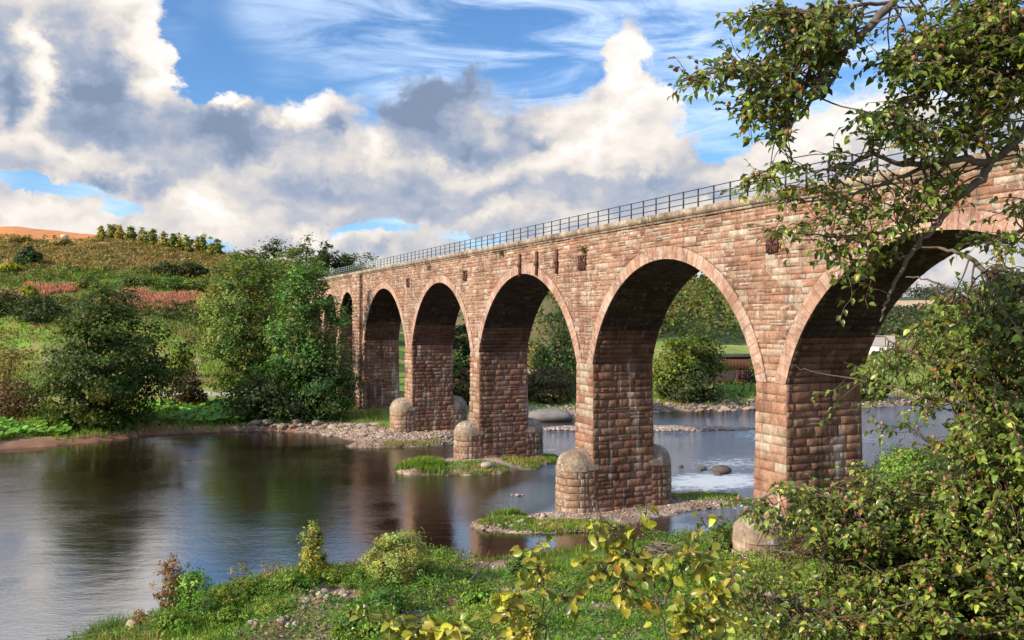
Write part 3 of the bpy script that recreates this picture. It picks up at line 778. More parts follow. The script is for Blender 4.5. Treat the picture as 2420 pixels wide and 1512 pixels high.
    for px, py, s in ((1378, 620, .52), (1828, 578, .42), (1101, 651, .48), (966, 668, .48)):
        x, z = loc(px, py); b = MB(); e = s
        b.box(x - e, x + e, -.16, -.05, z - e, z + e, rust)
        for aa in (0, 45, 90, 135):
            ca, sa = math.cos(math.radians(aa)), math.sin(math.radians(aa)); L = e * (.95 if aa % 90 == 0 else 1.25)
            b.tube([(x - ca * L, -.19, z - sa * L), (x + ca * L, -.19, z + sa * L)], [.045, .045], tuple(q * .8 for q in rust), 4)
        b.tube([(x, -.1, z), (x, -.27, z)], [.09, .07], rust, 8)
        b.build('tie_plate', M['iron'], root)
    for px, py, hh in ((1232, 627, .95), (1272, 622, .95), (1319, 618, .92)):
        x, z = loc(px, py); b = MB()
        b.box(x - .12, x + .12, -.24, -.06, z - hh, z + hh, rust)
        b.box(x - .2, x + .2, -.30, -.2405, z - .16, z + .16, rust)
        b.build('tie_bar', M['iron'], root)
    # tufts of weed rooted in the wall
    for px, py, s in ((1017, 631, .5), (1190, 598, .25), (1385, 590, .3)):
        x, z = loc(px, py); P_, C_ = [], []
        r = np.random.RandomState(int(px))
        n = 90
        c = np.array([x, -.15, z]) + r.normal(0, 1, (n, 3)) * np.array([s * .5, .12, s * .45]); c[:, 1] = -np.abs(c[:, 1]) - .08
        leaf_cloud_obj('foliage', c, r.uniform(.10, .2, n), np.array([.07, .10, .02]) * r.uniform(.6, 1.5, (n, 1)), M['leaf'], root, r)
    return root

def leaf_cloud_obj(name, cen, size, col, mat, parent, r, aspect=.6, up=0.0, out=None):
    n = len(cen)
    d = r.normal(0, 1, (n, 3)); d /= np.linalg.norm(d, axis=1)[:, None]
    q = r.normal(0, 1, (n, 3)) * (1.0 if out is None else .55) + np.array([0, 0, up])
    if out is not None: q = q + out
    s = np.cross(d, q); s /= np.linalg.norm(s, axis=1)[:, None] + 1e-9
    if out is not None:
        d = np.cross(s, q); d /= np.linalg.norm(d, axis=1)[:, None] + 1e-9
    nn = np.cross(d, s)
    L = size[:, None]
    V = np.stack([cen - d * L * .5, cen + s * L * aspect * .5 + nn * L * .08, cen + d * L * .5 - nn * L * .1, cen - s * L * aspect * .5 + nn * L * .08], 1).reshape(-1, 3)
    f = np.arange(n * 4).reshape(-1, 4)
    return mesh_obj(name, V, [f], mat, parent, np.repeat(col, 4, 0))
viaduct = build_viaduct()

def build_railing(name, label, t0, t1, step, hgt, zb, rails, col, y=.12, r=.022):
    root = empty(name, tuple(bw(-t1, y, zb)), label, 'railing', rz=math.atan2(VX[1], VX[0]))
    n = int(round((t1 - t0) / step)); L = t1 - t0
    for k, zz in enumerate(rails):
        b = MB(); b.tube([(0, 0, zz), (L, 0, zz)], [r, r], col, 6); b.build('rail', M['rail'], root)
    p = MB(); p.box(-.035, .035, -.03, .03, .0, hgt, col); p.box(-.07, .07, -.06, .06, 0.0, .03, col)
    first = p.build('post', M['rail'], root)
    for k in range(n + 1):
        o = first if k == 0 else first.copy()
        if k: COL.objects.link(o); o.parent = root
        o.location = (L * k / n, 0, 0)
build_railing('metal_railing', 'dark metal railing of slim posts and rails along the viaduct parapet', -12, 112, 1.47, 1.10, COPT - .02, (1.06, .70, .34), (.02, .022, .026), r=.027)
build_railing('metal_railing', 'pale grey green railing at the far end of the viaduct beyond the dark one', 112.5, 160, 1.2, 1.15, COPT - .02, (1.12, .8, .5, .2), (.22, .26, .24))
# ------------------------------------------------------------------ plants of the far bank and the hills
def unit(v): return v / (np.linalg.norm(v, axis=-1, keepdims=True) + 1e-9)

def tints(r, base, n, k=.28, hue=.12):
    base = np.asarray(base, float)
    c = base[None, :] * np.exp(r.normal(0, k, (n, 1)))
    return c * (1 + r.normal(0, hue, (n, 3)) * np.array([1.2, .5, .8]))

def crown_points(r, H, Wd, prof, ncl, per, cr, lobes=.28):
    """clump centres and leaf centres of a crown, H high and Wd wide"""
    hs, rs = zip(*prof)
    cand = r.rand(ncl * 4, 1)[:, 0]; w = np.interp(cand, hs, rs); keep = r.rand(len(cand)) < (w / max(rs)) ** 1.5
    h = cand[keep][:ncl]; n = len(h)
    th = r.rand(n) * 2 * math.pi; ph = r.rand(4) * 6.28
    lob = 1 + lobes * (np.sin(3 * th + ph[0] + h * 5) * .5 + np.sin(5 * th + ph[1] - h * 9) * .5) + r.normal(0, .09, n)
    rad = np.interp(h, hs, rs) * Wd / 2 * lob * (r.rand(n) ** .45)
    cen = np.stack([rad * np.cos(th), rad * np.sin(th), h * H], 1)
    idx = np.repeat(np.arange(n), per)
    sc = cr * (.6 + .8 * r.rand(n))
    pts = cen[idx] + r.normal(0, 1, (n * per, 3)) * sc[idx][:, None] * np.array([.55, .55, .36])
    pts[:, 2] = np.maximum(pts[:, 2], .05)
    return cen, idx, pts

PROF = dict(
    broad=[(.02, .35), (.10, .72), (.25, .97), (.42, 1.0), (.6, .84), (.78, .60), (.92, .34), (1, .08)],
    round=[(.12, .2), (.25, .7), (.45, 1.0), (.65, .98), (.85, .68), (1, .15)],
    tall=[(.05, .45), (.2, .8), (.45, 1.0), (.7, .85), (.9, .5), (1, .12)],
    bush=[(0, .7), (.2, 1), (.5, .98), (.8, .68), (1, .15)],
    cone=[(.05, .9), (.25, 1.0), (.5, .75), (.75, .45), (1, .04)],
    loose=[(.25, .3), (.5, .8), (.75, 1.0), (.92, .8), (1, .3)],
)
BARK = (.13, .10, .075)
GAIN = np.array([2.05, 1.85, 1.45])
def make_plant(name, label, cat, pos, H, Wd, prof='round', col=(.05, .075, .02), ncl=120, per=40, cr=None, leaf=.4, seed=1, group=None,
               stems=1, trunk_r=None, bark=BARK, lobes=.28, crown='crown', mat='leaf', limbs=.22, k=.26, lean=0.0, trunk='trunk', aspect=.65):
    r = np.random.RandomState(seed)
    root = empty(name, tuple(pos), label, cat, group)
    cr = cr or Wd * .14
    cen, idx, pts = crown_points(r, H, Wd, PROF[prof], ncl, per, cr, lobes)
    if lean: pts[:, 0] += lean * pts[:, 2]; cen[:, 0] += lean * cen[:, 2]
    cc = tints(r, np.array(col) * GAIN, len(cen), k); c = cc[idx] * np.exp(r.normal(0, .18, (len(idx), 1)))
    leaf_cloud_obj(crown, pts, leaf * r.uniform(.6, 1.35, len(pts)), np.clip(c, .004, .8), M[mat], root, r, aspect, .45, unit(pts - np.array([0, 0, H * .42])) * 1.0)
    tb = MB(); tr = trunk_r or H * .018
    tops = []
    for s in range(stems):
        a = r.rand() * 6.28; sp = 0 if stems == 1 else Wd * .12
        p = [np.array([0, 0, -.3]) + (np.array([math.cos(a), math.sin(a), 0]) * sp * .2 if stems > 1 else 0)]
        for q in range(1, 6):
            z = H * .86 * q / 5
            p.append(np.array([math.cos(a) * sp * q / 3 + r.normal(0, H * .012) + lean * z, math.sin(a) * sp * q / 3 + r.normal(0, H * .012), z]))
        rr = [tr * (1.25 - q / 5.2) / (stems ** .4) for q in range(6)]
        tb.tube(p, rr, bark, 7); tops.append((np.array(p), np.array(rr)))
    sel = r.permutation(len(cen))[:int(len(cen) * limbs)]
    for i in sel:
        pts_, rr = tops[r.randint(len(tops))]
        e = cen[i]; hz = max(.12 * H, e[2] - .45 * math.hypot(e[0], e[1]) - r.rand() * .06 * H)
        f = np.clip(hz / (H * .86) * 5, 0, 4.9); q = int(f)
        s = pts_[q] * (1 - (f - q)) + pts_[q + 1] * (f - q)
        m = (s + e) / 2 + np.array([0, 0, .06 * H * r.rand()]) + r.normal(0, .02 * H, 3)
        r0 = min(rr[q] * .5, tr * .4)
        tb.tube([s, m, e], [r0, r0 * .6, r0 * .2], bark, 5, False)
    tb.build(trunk, M['bark'], root, True)
    return root

def ptree(name, label, cat, px, Y, top, wpx, **kw):
    b = on(px, Y); H = HC + (CY - top) * Y / F - b[2]
    return make_plant(name, label, cat, b, H, wpx * Y / F, **kw)

DARK = (.040, .060, .016); OLIVE = (.070, .090, .022); BRIGHT = (.060, .120, .026); BROWN = (.080, .058, .030); LIME = (.15, .19, .035); DEEP = (.026, .048, .018)
ptree('riverside_tree', 'broad dark green tree standing alone at the edge of the far bank', 'tree', 250, 105, 666, 315, prof='broad', col=(.040, .066, .017), ncl=300, per=70, leaf=.46, seed=11, stems=3, cr=1.3, lobes=.24, limbs=.4)
ptree('riverside_tree', 'tall olive green willowy tree beside the far end of the viaduct', 'tree', 598, 124, 592, 250, prof='tall', col=(.062, .098, .024), ncl=330, per=66, leaf=.42, seed=12, stems=3, lobes=.2, cr=1.35, limbs=.35)
ptree('riverside_tree', 'fresh green ash tree hiding the last arches of the viaduct', 'tree', 728, 115, 612, 180, prof='tall', col=(.052, .110, .030), ncl=260, per=66, leaf=.42, seed=13, stems=2, cr=1.25, lobes=.28, limbs=.4)
ptree('bush', 'dark bush at the foot of the fresh green ash tree', 'bush', 760, 112.5, 810, 150, prof='bush', col=(.030, .062, .020), ncl=130, per=45, leaf=.42, seed=14, stems=3)
ptree('bush', 'very dark bush under the olive green willowy tree by the water', 'bush', 640, 113, 880, 210, prof='bush', col=(.022, .036, .012), ncl=130, per=45, leaf=.42, seed=15, stems=3)
ptree('shrub', 'thin brownish shrub at the very edge of the picture on the far bank', 'shrub', 8, 120, 785, 120, prof='loose', col=(.13, .11, .035), ncl=80, per=18, leaf=.36, seed=16, stems=4, limbs=.6)
ptree('bush', 'low brown bramble bush below the thin brownish shrub', 'bush', 30, 112, 900, 190, prof='bush', col=(.060, .040, .022), ncl=120, per=40, leaf=.34, seed=17, stems=3)
ptree('bush', 'dark brown bush beside the broad dark riverside tree', 'bush', 446, 121, 880, 80, prof='bush', col=(.050, .036, .020), ncl=80, per=40, leaf=.36, seed=18, stems=3)
ptree('shrub', 'light green shrub in the meadow between the two big trees', 'shrub', 425, 165, 822, 70, prof='bush', col=(.13, .17, .035), ncl=60, per=36, leaf=.45, seed=19)
ptree('shrub', 'grey green shrub at the slope foot behind the riverside trees', 'shrub', 515, 205, 775, 60, prof='bush', col=(.085, .10, .035), ncl=80, per=36, leaf=.6, seed=20)
ptree('shrub', 'yellowish shrub at the top of the broad dark tree, on the slope', 'shrub', 240, 246, 662, 55, prof='bush', col=(.13, .15, .03), ncl=50, per=30, leaf=.6, seed=21)
# round crowns behind the far end of the viaduct
for i, (px, Y, top, w, c, lab) in enumerate([
    (648, 235, 562, 85, (.040, .062, .018), 'dark flat topped tree rising behind the riverside trees'),
    (690, 222, 592, 130, (.085, .12, .028), 'wide pale green tree behind the riverside trees'),
    (727, 238, 566, 78, (.045, .075, .020), 'round green tree on the skyline beside the dark one'),
    (772, 245, 577, 62, (.026, .050, .020), 'round dark blue green tree on the skyline near the railing'),
    (815, 250, 604, 50, (.075, .10, .025), 'small green tree just left of the railing end'),
    (852, 250, 598, 76, (.045, .080, .020), 'low round tree showing just over the railing end'),
    (560, 215, 610, 110, (.11, .11, .035), 'olive brown tree at the shoulder of the hill'),
    (610, 200, 640, 130, (.10, .115, .032), 'pale olive tree standing half behind the willowy tree'),
    (520, 220, 690, 110, (.055, .075, .022), 'dark olive bush tree on the lower slope of the hill')]):
    ptree('hill_tree', lab.replace('just left of', 'beside'), 'tree', px, Y, top - 4, w * 1.2, prof='round', col=c, ncl=130, per=44, leaf=.75, seed=30 + i, group='trees behind the end of the viaduct', lobes=.22)
# the row on the ridge
ORD = ['first', 'second', 'third', 'fourth', 'fifth', 'sixth', 'seventh', 'eighth', 'ninth', 'tenth', 'eleventh', 'twelfth', 'thirteenth', 'fourteenth', 'fifteenth', 'last']
ridge = [(240, 536, 28), (264, 530, 26), (284, 534, 30), (311, 537, 34), (338, 536, 34), (362, 543, 26), (387, 545, 32), (409, 552, 24), (424, 547, 20), (446, 553, 34), (468, 560, 24), (482, 557, 18), (498, 565, 20), (514, 568, 34)]
for i, (px, top, w) in enumerate(ridge):
    col = [(.19, .19, .045), (.13, .16, .040), (.24, .19, .05), (.10, .14, .035)][i % 4]
    ptree('ridge_tree', 'slim pale tree on the hill ridge, %s from the orange field' % ORD[i], 'tree', px, 336, top - 3, w * .76, prof='cone' if i % 2 == 0 else 'tall', col=col, ncl=40, per=34, leaf=.75, seed=50 + i, group='row of trees on the hill ridge', cr=.8)
for i, (px, Y, top, w, c, lab, nm) in enumerate([
    (70, 290, 583, 52, (.022, .050, .020), 'round dark green tree standing on the hill slope', 'hill_tree'),
    (22, 282, 622, 44, (.20, .20, .02), 'yellow green shrub on the hill slope by the dark round tree', 'hill_shrub'),
    (150, 320, 566, 42, (.17, .125, .04), 'tan shrub on the hill slope below the orange field', 'hill_shrub'),
    (48, 322, 560, 50, (.14, .11, .035), 'tan leafy shrub at the hill top under the orange field', 'hill_shrub'),
    (396, 287, 622, 62, (.030, .042, .016), 'dark gorse bush on the open slope, nearest the tan shrub', 'hill_shrub'),
    (436, 287, 616, 60, (.034, .046, .016), 'dark gorse bush in the middle of the three on the open slope', 'hill_shrub'),
    (468, 288, 628, 50, (.030, .040, .016), 'dark gorse bush on the open slope, low and broad', 'hill_shrub'),
    (520, 289, 630, 44, (.032, .042, .018), 'dark gorse bush at the end of the open slope by the trees', 'hill_shrub'),
    (592, 300, 592, 60, (.11, .105, .032), 'olive brown shrub where the ridge row of trees ends', 'hill_shrub'),
    (556, 310, 592, 40, (.09, .10, .03), 'small olive shrub under the last tree of the ridge row', 'hill_shrub'),
    (70, 246, 672, 36, (.17, .19, .03), 'lime green shrub standing among pink flowers', 'hill_shrub'),
    (90, 222, 703, 130, (.030, .044, .016), 'dark hedge bush above the green meadow', 'hill_shrub'),
    (10, 228, 690, 110, (.028, .042, .016), 'very dark bush above the green meadow at the picture edge', 'hill_shrub'),
    (205, 262, 655, 60, (.07, .09, .025), 'low green shrub along the terrace of the hill', 'hill_shrub'),
    (330, 268, 656, 70, (.05, .085, .020), 'low dark green shrub on the terrace above the pink flowers', 'hill_shrub'),
    (410, 268, 658, 90, (.045, .080, .018), 'wide dark green bramble on the terrace above the pink flowers', 'hill_shrub'),
    (480, 266, 660, 70, (.06, .10, .02), 'fresh green bramble at the terrace end above the pink flowers', 'hill_shrub')]):
    ptree(nm, lab, 'tree' if nm == 'hill_tree' else 'shrub', px, Y, top, w, prof='bush', col=c, ncl=60, per=34, leaf=.75, seed=80 + i)
# seen through the arches
for i, (px, Y, top, w, c, lab, kw) in enumerate([
    (1092, 142, 745, 100, (.032, .060, .020), 'dark green tree seen through the arch beside the domed far pier', dict(prof='tall')),
    (1092, 130, 878, 80, (.070, .062, .028), 'brownish bush seen low through the same arch as the dark tree', dict(prof='bush')),
    (1325, 152, 712, 125, (.026, .052, .022), 'dark bluish green conifer shaped tree seen through the third arch', dict(prof='cone')),
    (1262, 180, 800, 60, (.10, .10, .035), 'olive shrub beside the conifer shaped tree', dict(prof='bush')),
    (1300, 135, 868, 150, (.060, .052, .026), 'wide brown bush under the conifer shaped tree', dict(prof='bush')),
    (1590, 138, 788, 105, (.085, .115, .022), 'yellowish green tree with a pale leaning trunk across the river', dict(prof='tall', lean=.10, bark=(.30, .27, .22), lobes=.4)),
    (1650, 143, 770, 125, (.050, .072, .018), 'dark round tree next to the timber barn', dict(prof='round')),
    (1628, 137, 866, 140, (.030, .046, .016), 'low dark tree filling the bank before the timber barn', dict(prof='bush')),
    (1800, 141, 812, 48, (.060, .095, .022), 'small green tree at the other end of the timber barn', dict(prof='loose', bark=(.28, .25, .2))),
    (2200, 215, 775, 120, (.095, .12, .035), 'leafy green shrub in the meadow near the white cottage', dict(prof='bush')),
    (2112, 258, 790, 28, (.26, .24, .10), 'slim pale yellow tree beside the white cottage', dict(prof='tall')),
    (2290, 190, 780, 150, (.085, .11, .03), 'wide green bush across the river behind the beech leaves', dict(prof='bush')),
    (2040, 140, 880, 70, (.030, .050, .018), 'small dark bush on the far bank by the last pier', dict(prof='bush'))]):
    kw = dict(ncl=110, per=42, leaf=.5, seed=120 + i, stems=2) | kw
    ptree('bank_tree' if 'tree' in lab.split(' seen')[0].split(' with')[0].split(' filling')[0].split(' next')[0].split(' at')[0].split(' beside')[0].split(' under')[0] else 'bank_bush', lab, 'tree' if 'tree' in lab[:40] else 'bush', px, Y, top, w, col=c, **kw)

# ---- stuff: woods, scrub, flowers, grass
def scatter_px(r, n, px0, px1, D0, D1, zfun=None):
    px = r.uniform(px0, px1, n); D = np.sqrt(r.uniform(D0 ** 2, D1 ** 2, n))
    x = (px - CX) / F * D; return px, D, x, D
def wood(name, label, zones, seed):
    r = np.random.RandomState(seed); P_, S_, C_, O_ = [], [], [], []
    for (a, b, d0, d1, n, h, rad, leaf, per, pal) in zones:
        px, D, x, y = scatter_px(r, n, a, b, d0, d1); z = ground(x, y)
        col = np.array([pal[i] for i in r.randint(len(pal), size=n)])
        hh = h * r.uniform(.7, 1.25, n); rr = rad * r.uniform(.7, 1.3, n)
        idx = np.repeat(np.arange(n), per)
        d = unit(r.normal(0, 1, (n * per, 3))) * (r.rand(n * per, 1) ** .35)
        c = np.stack([x, y, z + hh * .55], 1)[idx] + d * np.stack([rr, rr, hh * .52], 1)[idx]
        P_.append(c); O_.append(unit(d)); S_.append(leaf * r.uniform(.6, 1.4, n * per)); C_.append(col[idx] * np.exp(r.normal(0, .14, (n, 1)))[idx] * np.exp(r.normal(0, .18, (n * per, 1))))
    o = leaf_cloud_obj(name, np.vstack(P_), np.concatenate(S_), np.clip(np.vstack(C_) * np.array([1.4, 1.3, 1.1]), .005, .7), M['leaf'], None, r, .7, .4, np.vstack(O_))
    return tag(o, label, None, None, 'stuff')
G5 = [(.06, .10, .026), (.085, .12, .03), (.045, .075, .026), (.12, .115, .034), (.075, .135, .03), (.14, .115, .045)]
wood('far_wood', 'mixed woodland covering the hillside across the river', [
    (1480, 1840, 282, 450, 330, 9, 4.6, 1.3, 46, G5 + [(.18, .15, .05)]), (1480, 1840, 428, 452, 46, 10, 5, 1.4, 50, [(.20, .17, .055), (.14, .14, .04)]),
    (1480, 1860, 522, 600, 130, 13, 5.5, 1.7, 50, [(.030, .055, .030), (.035, .060, .026)]),
    (1180, 1460, 200, 430, 150, 4, 3.0, 1.0, 36, G5 + [(.16, .13, .05)])], 201)
wood('distant_trees', 'distant hedgerow trees and scrub on the far hills', [
    (1960, 2300, 350, 560, 190, 7, 5, 1.7, 36, [(.050, .075, .032), (.042, .065, .030), (.09, .085, .045)]), (2080, 2260, 560, 625, 70, 6, 5, 1.8, 36, [(.040, .058, .036)]),
    (1950, 2750, 852, 905, 150, 15, 8, 2.6, 40, [(.050, .065, .045), (.06, .075, .05)]), (2200, 2800, 480, 600, 120, 8, 5, 1.9, 36, [(.05, .075, .03)]), (2240, 2700, 260, 330, 60, 6, 4, 1.2, 36, [(.06, .085, .03)])], 202)
wood('hill_scrub', 'rough scrub and bracken on the brown hillside', [
    (-120, 620, 284, 334, 420, 1.5, 1.5, .75, 18, [(.21, .175, .06), (.14, .15, .045), (.27, .19, .075), (.16, .165, .05)]),
    (-120, 620, 262, 286, 240, 1.5, 1.8, .7, 20, [(.075, .12, .025), (.10, .14, .03)]),
    (-120, 560, 228, 246, 240, 1.7, 1.7, .65, 22, [(.05, .07, .02), (.065, .085, .026), (.085, .09, .026)]),
    (540, 700, 190, 290, 220, 3.2, 2.2, .75, 26, [(.06, .075, .022), (.085, .10, .03), (.045, .06, .02)]),
    (250, 640, 338, 356, 150, 2.2, 2.0, .8, 18, [(.10, .10, .03), (.13, .10, .035)])], 203)
def blades(name, label, x, y, h, w, col, r, mat='grass', lean=.35, per=1, z=None, spread=.0):
    """grass: one bent blade per entry (two quads)"""
    x = np.repeat(x, per) + r.normal(0, 1, len(x) * per) * np.repeat(spread * np.ones(len(x)), per); y = np.repeat(y, per) + r.normal(0, 1, len(y) * per) * spread
    h = np.repeat(h, per) * r.uniform(.55, 1.25, len(x)); col = np.repeat(col, per, 0)
    w = w * np.ones(len(x)) if np.isscalar(w) else np.repeat(w, per)
    z = ground(x, y) if z is None else z
    ok = z > .03; x, y, z, h, col, w = x[ok], y[ok], z[ok], h[ok], col[ok], w[ok]
    n = len(x); a = r.rand(n) * 6.28; s = np.stack([np.cos(a), np.sin(a), np.zeros(n)], 1); b = r.rand(n) * 6.28
    l = np.stack([np.cos(b), np.sin(b), np.zeros(n)], 1) * (lean * h * r.rand(n))[:, None]
    p0 = np.stack([x, y, z - .03], 1); up = np.array([0, 0, 1.0])
    p1 = p0 + up * (h * .55)[:, None] + l * .35; p2 = p0 + up * h[:, None] + l * 1.2
    V = np.stack([p0 - s * w[:, None], p0 + s * w[:, None], p1 - s * w[:, None] * .8, p1 + s * w[:, None] * .8, p2], 1).reshape(-1, 3)
    k = np.arange(n)[:, None] * 5
    o = mesh_obj(name, V, [k + np.array([[0, 1, 3, 2]]), k + np.array([[2, 3, 4]])], M[mat], None, np.repeat(np.clip(col, .004, .8), 5, 0))
    return tag(o, label, None, None, 'stuff')
_r = np.random.RandomState(77)
px, D, x, y = scatter_px(_r, 26000, -60, 520, 238, 266)
k = (fbm(px * .012 + 3, D * .10, 3) > .53) & ((px < 240) | (D < 258)); x, y, D, px = x[k], y[k], D[k], px[k]
blades('fireweed', 'pink flowering fireweed on the hill terrace', x, y, np.full(len(x), 1.5), .16, tints(_r, (.50, .24, .18), len(x), .25) , _r, lean=.2)
px, D, x, y = scatter_px(_r, 30000, -80, 560, 146, 336)
nn = fbm(x * .05, y * .05, 3)
col = np.where((D > 283)[:, None], tints(_r, (.27, .19, .075), len(x), .3), np.where((nn > .5)[:, None], tints(_r, (.20, .17, .055), len(x), .25), tints(_r, (.15, .24, .035), len(x), .25)))
k = ((D < 200) | (D > 205)) & ~((px < 260) & (D > 322))
blades('meadow_grass', 'rough grass of the far meadow and hill slope', x[k], y[k], np.interp(D, [146, 336], [.5, 1.0])[k], np.interp(D, [146, 336], [.10, .24])[k], col[k], _r, lean=.5)
px, D, x, y = scatter_px(_r, 16000, 1150, 2420, 126, 215); k = ~in_poly(x, y, POLY) & (fbm(x * .2, y * .2, 3) > .42); x, y = x[k], y[k]; nn = fbm(x * .12, y * .12, 3)
blades('far_grass', 'rough grass of the bank across the river', x, y, np.full(len(x), .7), .11, np.where((nn > .5)[:, None], tints(_r, (.26, .24, .07), len(x), .3), tints(_r, (.12, .18, .03), len(x), .3)), _r, lean=.6)
# far bank edge
px, D, x, y = scatter_px(_r, 26000, -150, 905, 88, 140)
df = seg_dist(x, y, FAR); k = ~in_poly(x, y, POLY) & (df > .5) & (df < 26) & ((fbm(x * .3, y * .3, 3) > .40) | (px < 500)); k &= ~((px > 690) & (df < 9) & (fbm(x * .5, y * .5, 2) < .62))
k &= ~((px > 440) & (px < 620) & (D > 126)); k &= ~((px < 130) & (df < 3.2) & (fbm(x * .4 + 1, y * .4, 2) > .35))
x, y, df, px = x[k], y[k], df[k], px[k]; nn = fbm(x * .12 + 3, y * .12, 3)
blades('bank_grass', 'long green and straw coloured grass on the far bank', x, y, np.full(len(x), .62), .055, np.where((nn > .52)[:, None], tints(_r, (.30, .28, .07), len(x), .25), tints(_r, (.15, .25, .03), len(x), .25)), _r, lean=.6)
# butterbur: broad round leaves
def discs(name, label, x, y, h, s, col, r, mat='leaf'):
    n = len(x); z = ground(x, y) + h; t = np.linspace(0, 2 * math.pi, 9)[:-1]
    up = unit(np.stack([r.normal(0, .38, n) - .15, r.normal(0, .38, n) - .28, np.ones(n)], 1)); a = unit(np.cross(up, np.array([[.3, 1, .1]]))); b = np.cross(up, a)
    c = np.stack([x, y, z], 1)
    rim = c[:, None] + (a[:, None] * np.cos(t)[None, :, None] + b[:, None] * np.sin(t)[None, :, None]) * s[:, None, None] * r.uniform(.82, 1.1, (n, 8, 1)) + up[:, None] * (s * .22)[:, None, None]
    V = np.concatenate([c[:, None], rim], 1).reshape(-1, 3); k = np.arange(n)[:, None] * 9
    f = np.concatenate([np.hstack([k, k + 1 + i, k + 1 + (i + 1) % 8]) for i in range(8)])
    return tag(mesh_obj(name, V, [f], M[mat], None, np.repeat(col, 9, 0)), label, None, None, 'stuff')
X_, Y_ = [], []
for a, b, d0, d1, n in ((330, 580, 108, 124, 1100), (-40, 165, 93.5, 106, 620), (150, 330, 104, 112, 200), (470, 620, 110, 117, 200)):
    px, D, x, y = scatter_px(_r, n, a, b, d0, d1); k = (~in_poly(x, y, POLY)) & (seg_dist(x, y, FAR) > 2.6) & (fbm(x * .25 + 8, y * .25, 3) > .40); X_.append(x[k]); Y_.append(y[k])
x = np.concatenate(X_); y = np.concatenate(Y_)
discs('butterbur', 'broad round butterbur leaves carpeting the far bank', x, y, _r.uniform(.25, .85, len(x)), _r.uniform(.24, .5, len(x)), tints(_r, (.17, .34, .045), len(x), .22), _r)

# ------------------------------------------------------------------ buildings across the river
def build_barn():
    b = at(1755, 905, 120, 300); Y = 152.0; b = on(1755, Y); z0 = HC + (CY - 906) * Y / F
    root = empty('timber_barn', (b[0], b[1], z0), 'dark timber barn with red framed doors and a slatted upper wall', 'barn', rz=-.12)
    s = Y / F; W2 = 6.5; HT = 66 * s; HL = 33 * s
    w = MB(); w.box(-W2, W2, 0, 7, -1.2, HL, (.030, .022, .020)); w.build('wall', M['build'], root)
    u = MB(); u.box(-W2, W2, .05, 6.95, HL + .004, HT - .3, (.045, .030, .024))
    u.build('upper_wall', M['build'], root)
    for k in range(72):
        v = MB(); x = -W2 + .09 + k * (2 * W2 - .18) / 71
        v.box(x - .045, x + .045, -.10, .045, HL + .02, HT - .32, [(.22, .11, .06), (.17, .085, .05), (.26, .15, .09)][k % 3]); v.build('slat', M['build'], root)
    r = MB(); r.box(-W2 - .3, W2 + .3, -.5, 7.4, HT - .28, HT, (.050, .045, .042)); r.build('roof', M['build'], root)
    for cx in (-.55, .42):
        d = MB(); red = (.30, .085, .040); z1 = HL * .96
        d.box(cx - .46, cx - .33, -.08, -.004, 0, z1, red); d.box(cx + .33, cx + .46, -.08, -.004, 0, z1, red)
        d.box(cx - .33, cx + .33, -.08, -.004, z1 - .14, z1, red); d.box(cx - .33, cx + .33, -.08, -.004, 0, .62, red)
        p = MB(); p.box(cx - .33, cx + .33, -.05, -.01, .62, z1 - .14, (.05, .05, .055))
        do = d.build('door', M['build'], root); p.build('pane', M['build'], do)
    d = MB(); d.box(3.1, 3.9, -.08, -.004, 0, HL * .9, (.28, .08, .04)); d.build('shutter', M['build'], root)
    t = MB(); t.box(-W2 - 1.0, W2 + 1.5, -3.0, -.12, -1.3, -.03, (.34, .26, .20)); t.build('terrace', M['rock'], root)
build_barn()
def build_cottage():
    Y = 250.0; b = on(2083, Y); s = Y / F
    root = empty('cottage', (b[0], b[1], b[2] - .1), 'small white cottage with a pale grey roof out in the meadow', 'cottage', rz=-.42)
    Lh, Wd, h, rg = 3.3, 2.3, 2.6, 5.0
    wh = (.78, .78, .75); w = MB()
    w.box(-Lh, Lh, -Wd, Wd, -.5, h, wh)
    for x in (-Lh, Lh):
        k = len(w.v); w.v += [[x, -Wd, h], [x, Wd, h], [x, 0, rg]]; w.c += [wh] * 3; w.f[3].append((k, k + 1, k + 2) if x > 0 else (k + 1, k, k + 2))
    w.build('wall', M['build'], root)
    r = MB()
    for sy in (-1, 1):
        e = [(-Lh - .2, sy * (Wd + .3), h - .25), (Lh + .2, sy * (Wd + .3), h - .25), (Lh + .2, 0, rg + .12), (-Lh - .2, 0, rg + .12)]
        e2 = [(a, b_, c - .1) for a, b_, c in e]
        r.quad(*(e if sy < 0 else e[::-1]), (.30, .27, .25)); r.quad(*(e2 if sy > 0 else e2[::-1]), (.3, .27, .25))
        for i in range(4):
            j = (i + 1) % 4; r.quad(e[i], e[j], e2[j], e2[i], (.28, .25, .23))
    r.build('roof', M['build'], root)
    f = MB(); f.box(-.65, .65, -Wd - .06, -Wd - .003, .9, 2.0, (.75, .72, .68)); wn = f.build('window', M['build'], root)
    p = MB(); p.box(-.55, -.04, -Wd - .08, -Wd - .061, 1.0, 1.9, (.06, .07, .08)); p.box(.04, .55, -Wd - .08, -Wd - .061, 1.0, 1.9, (.06, .07, .08)); p.build('pane', M['build'], wn)
    c = MB(); c.box(-2.6, -2.0, -.3, .3, rg - .4, rg + .9, (.6, .58, .55)); c.build('chimney', M['build'], root)
build_cottage()
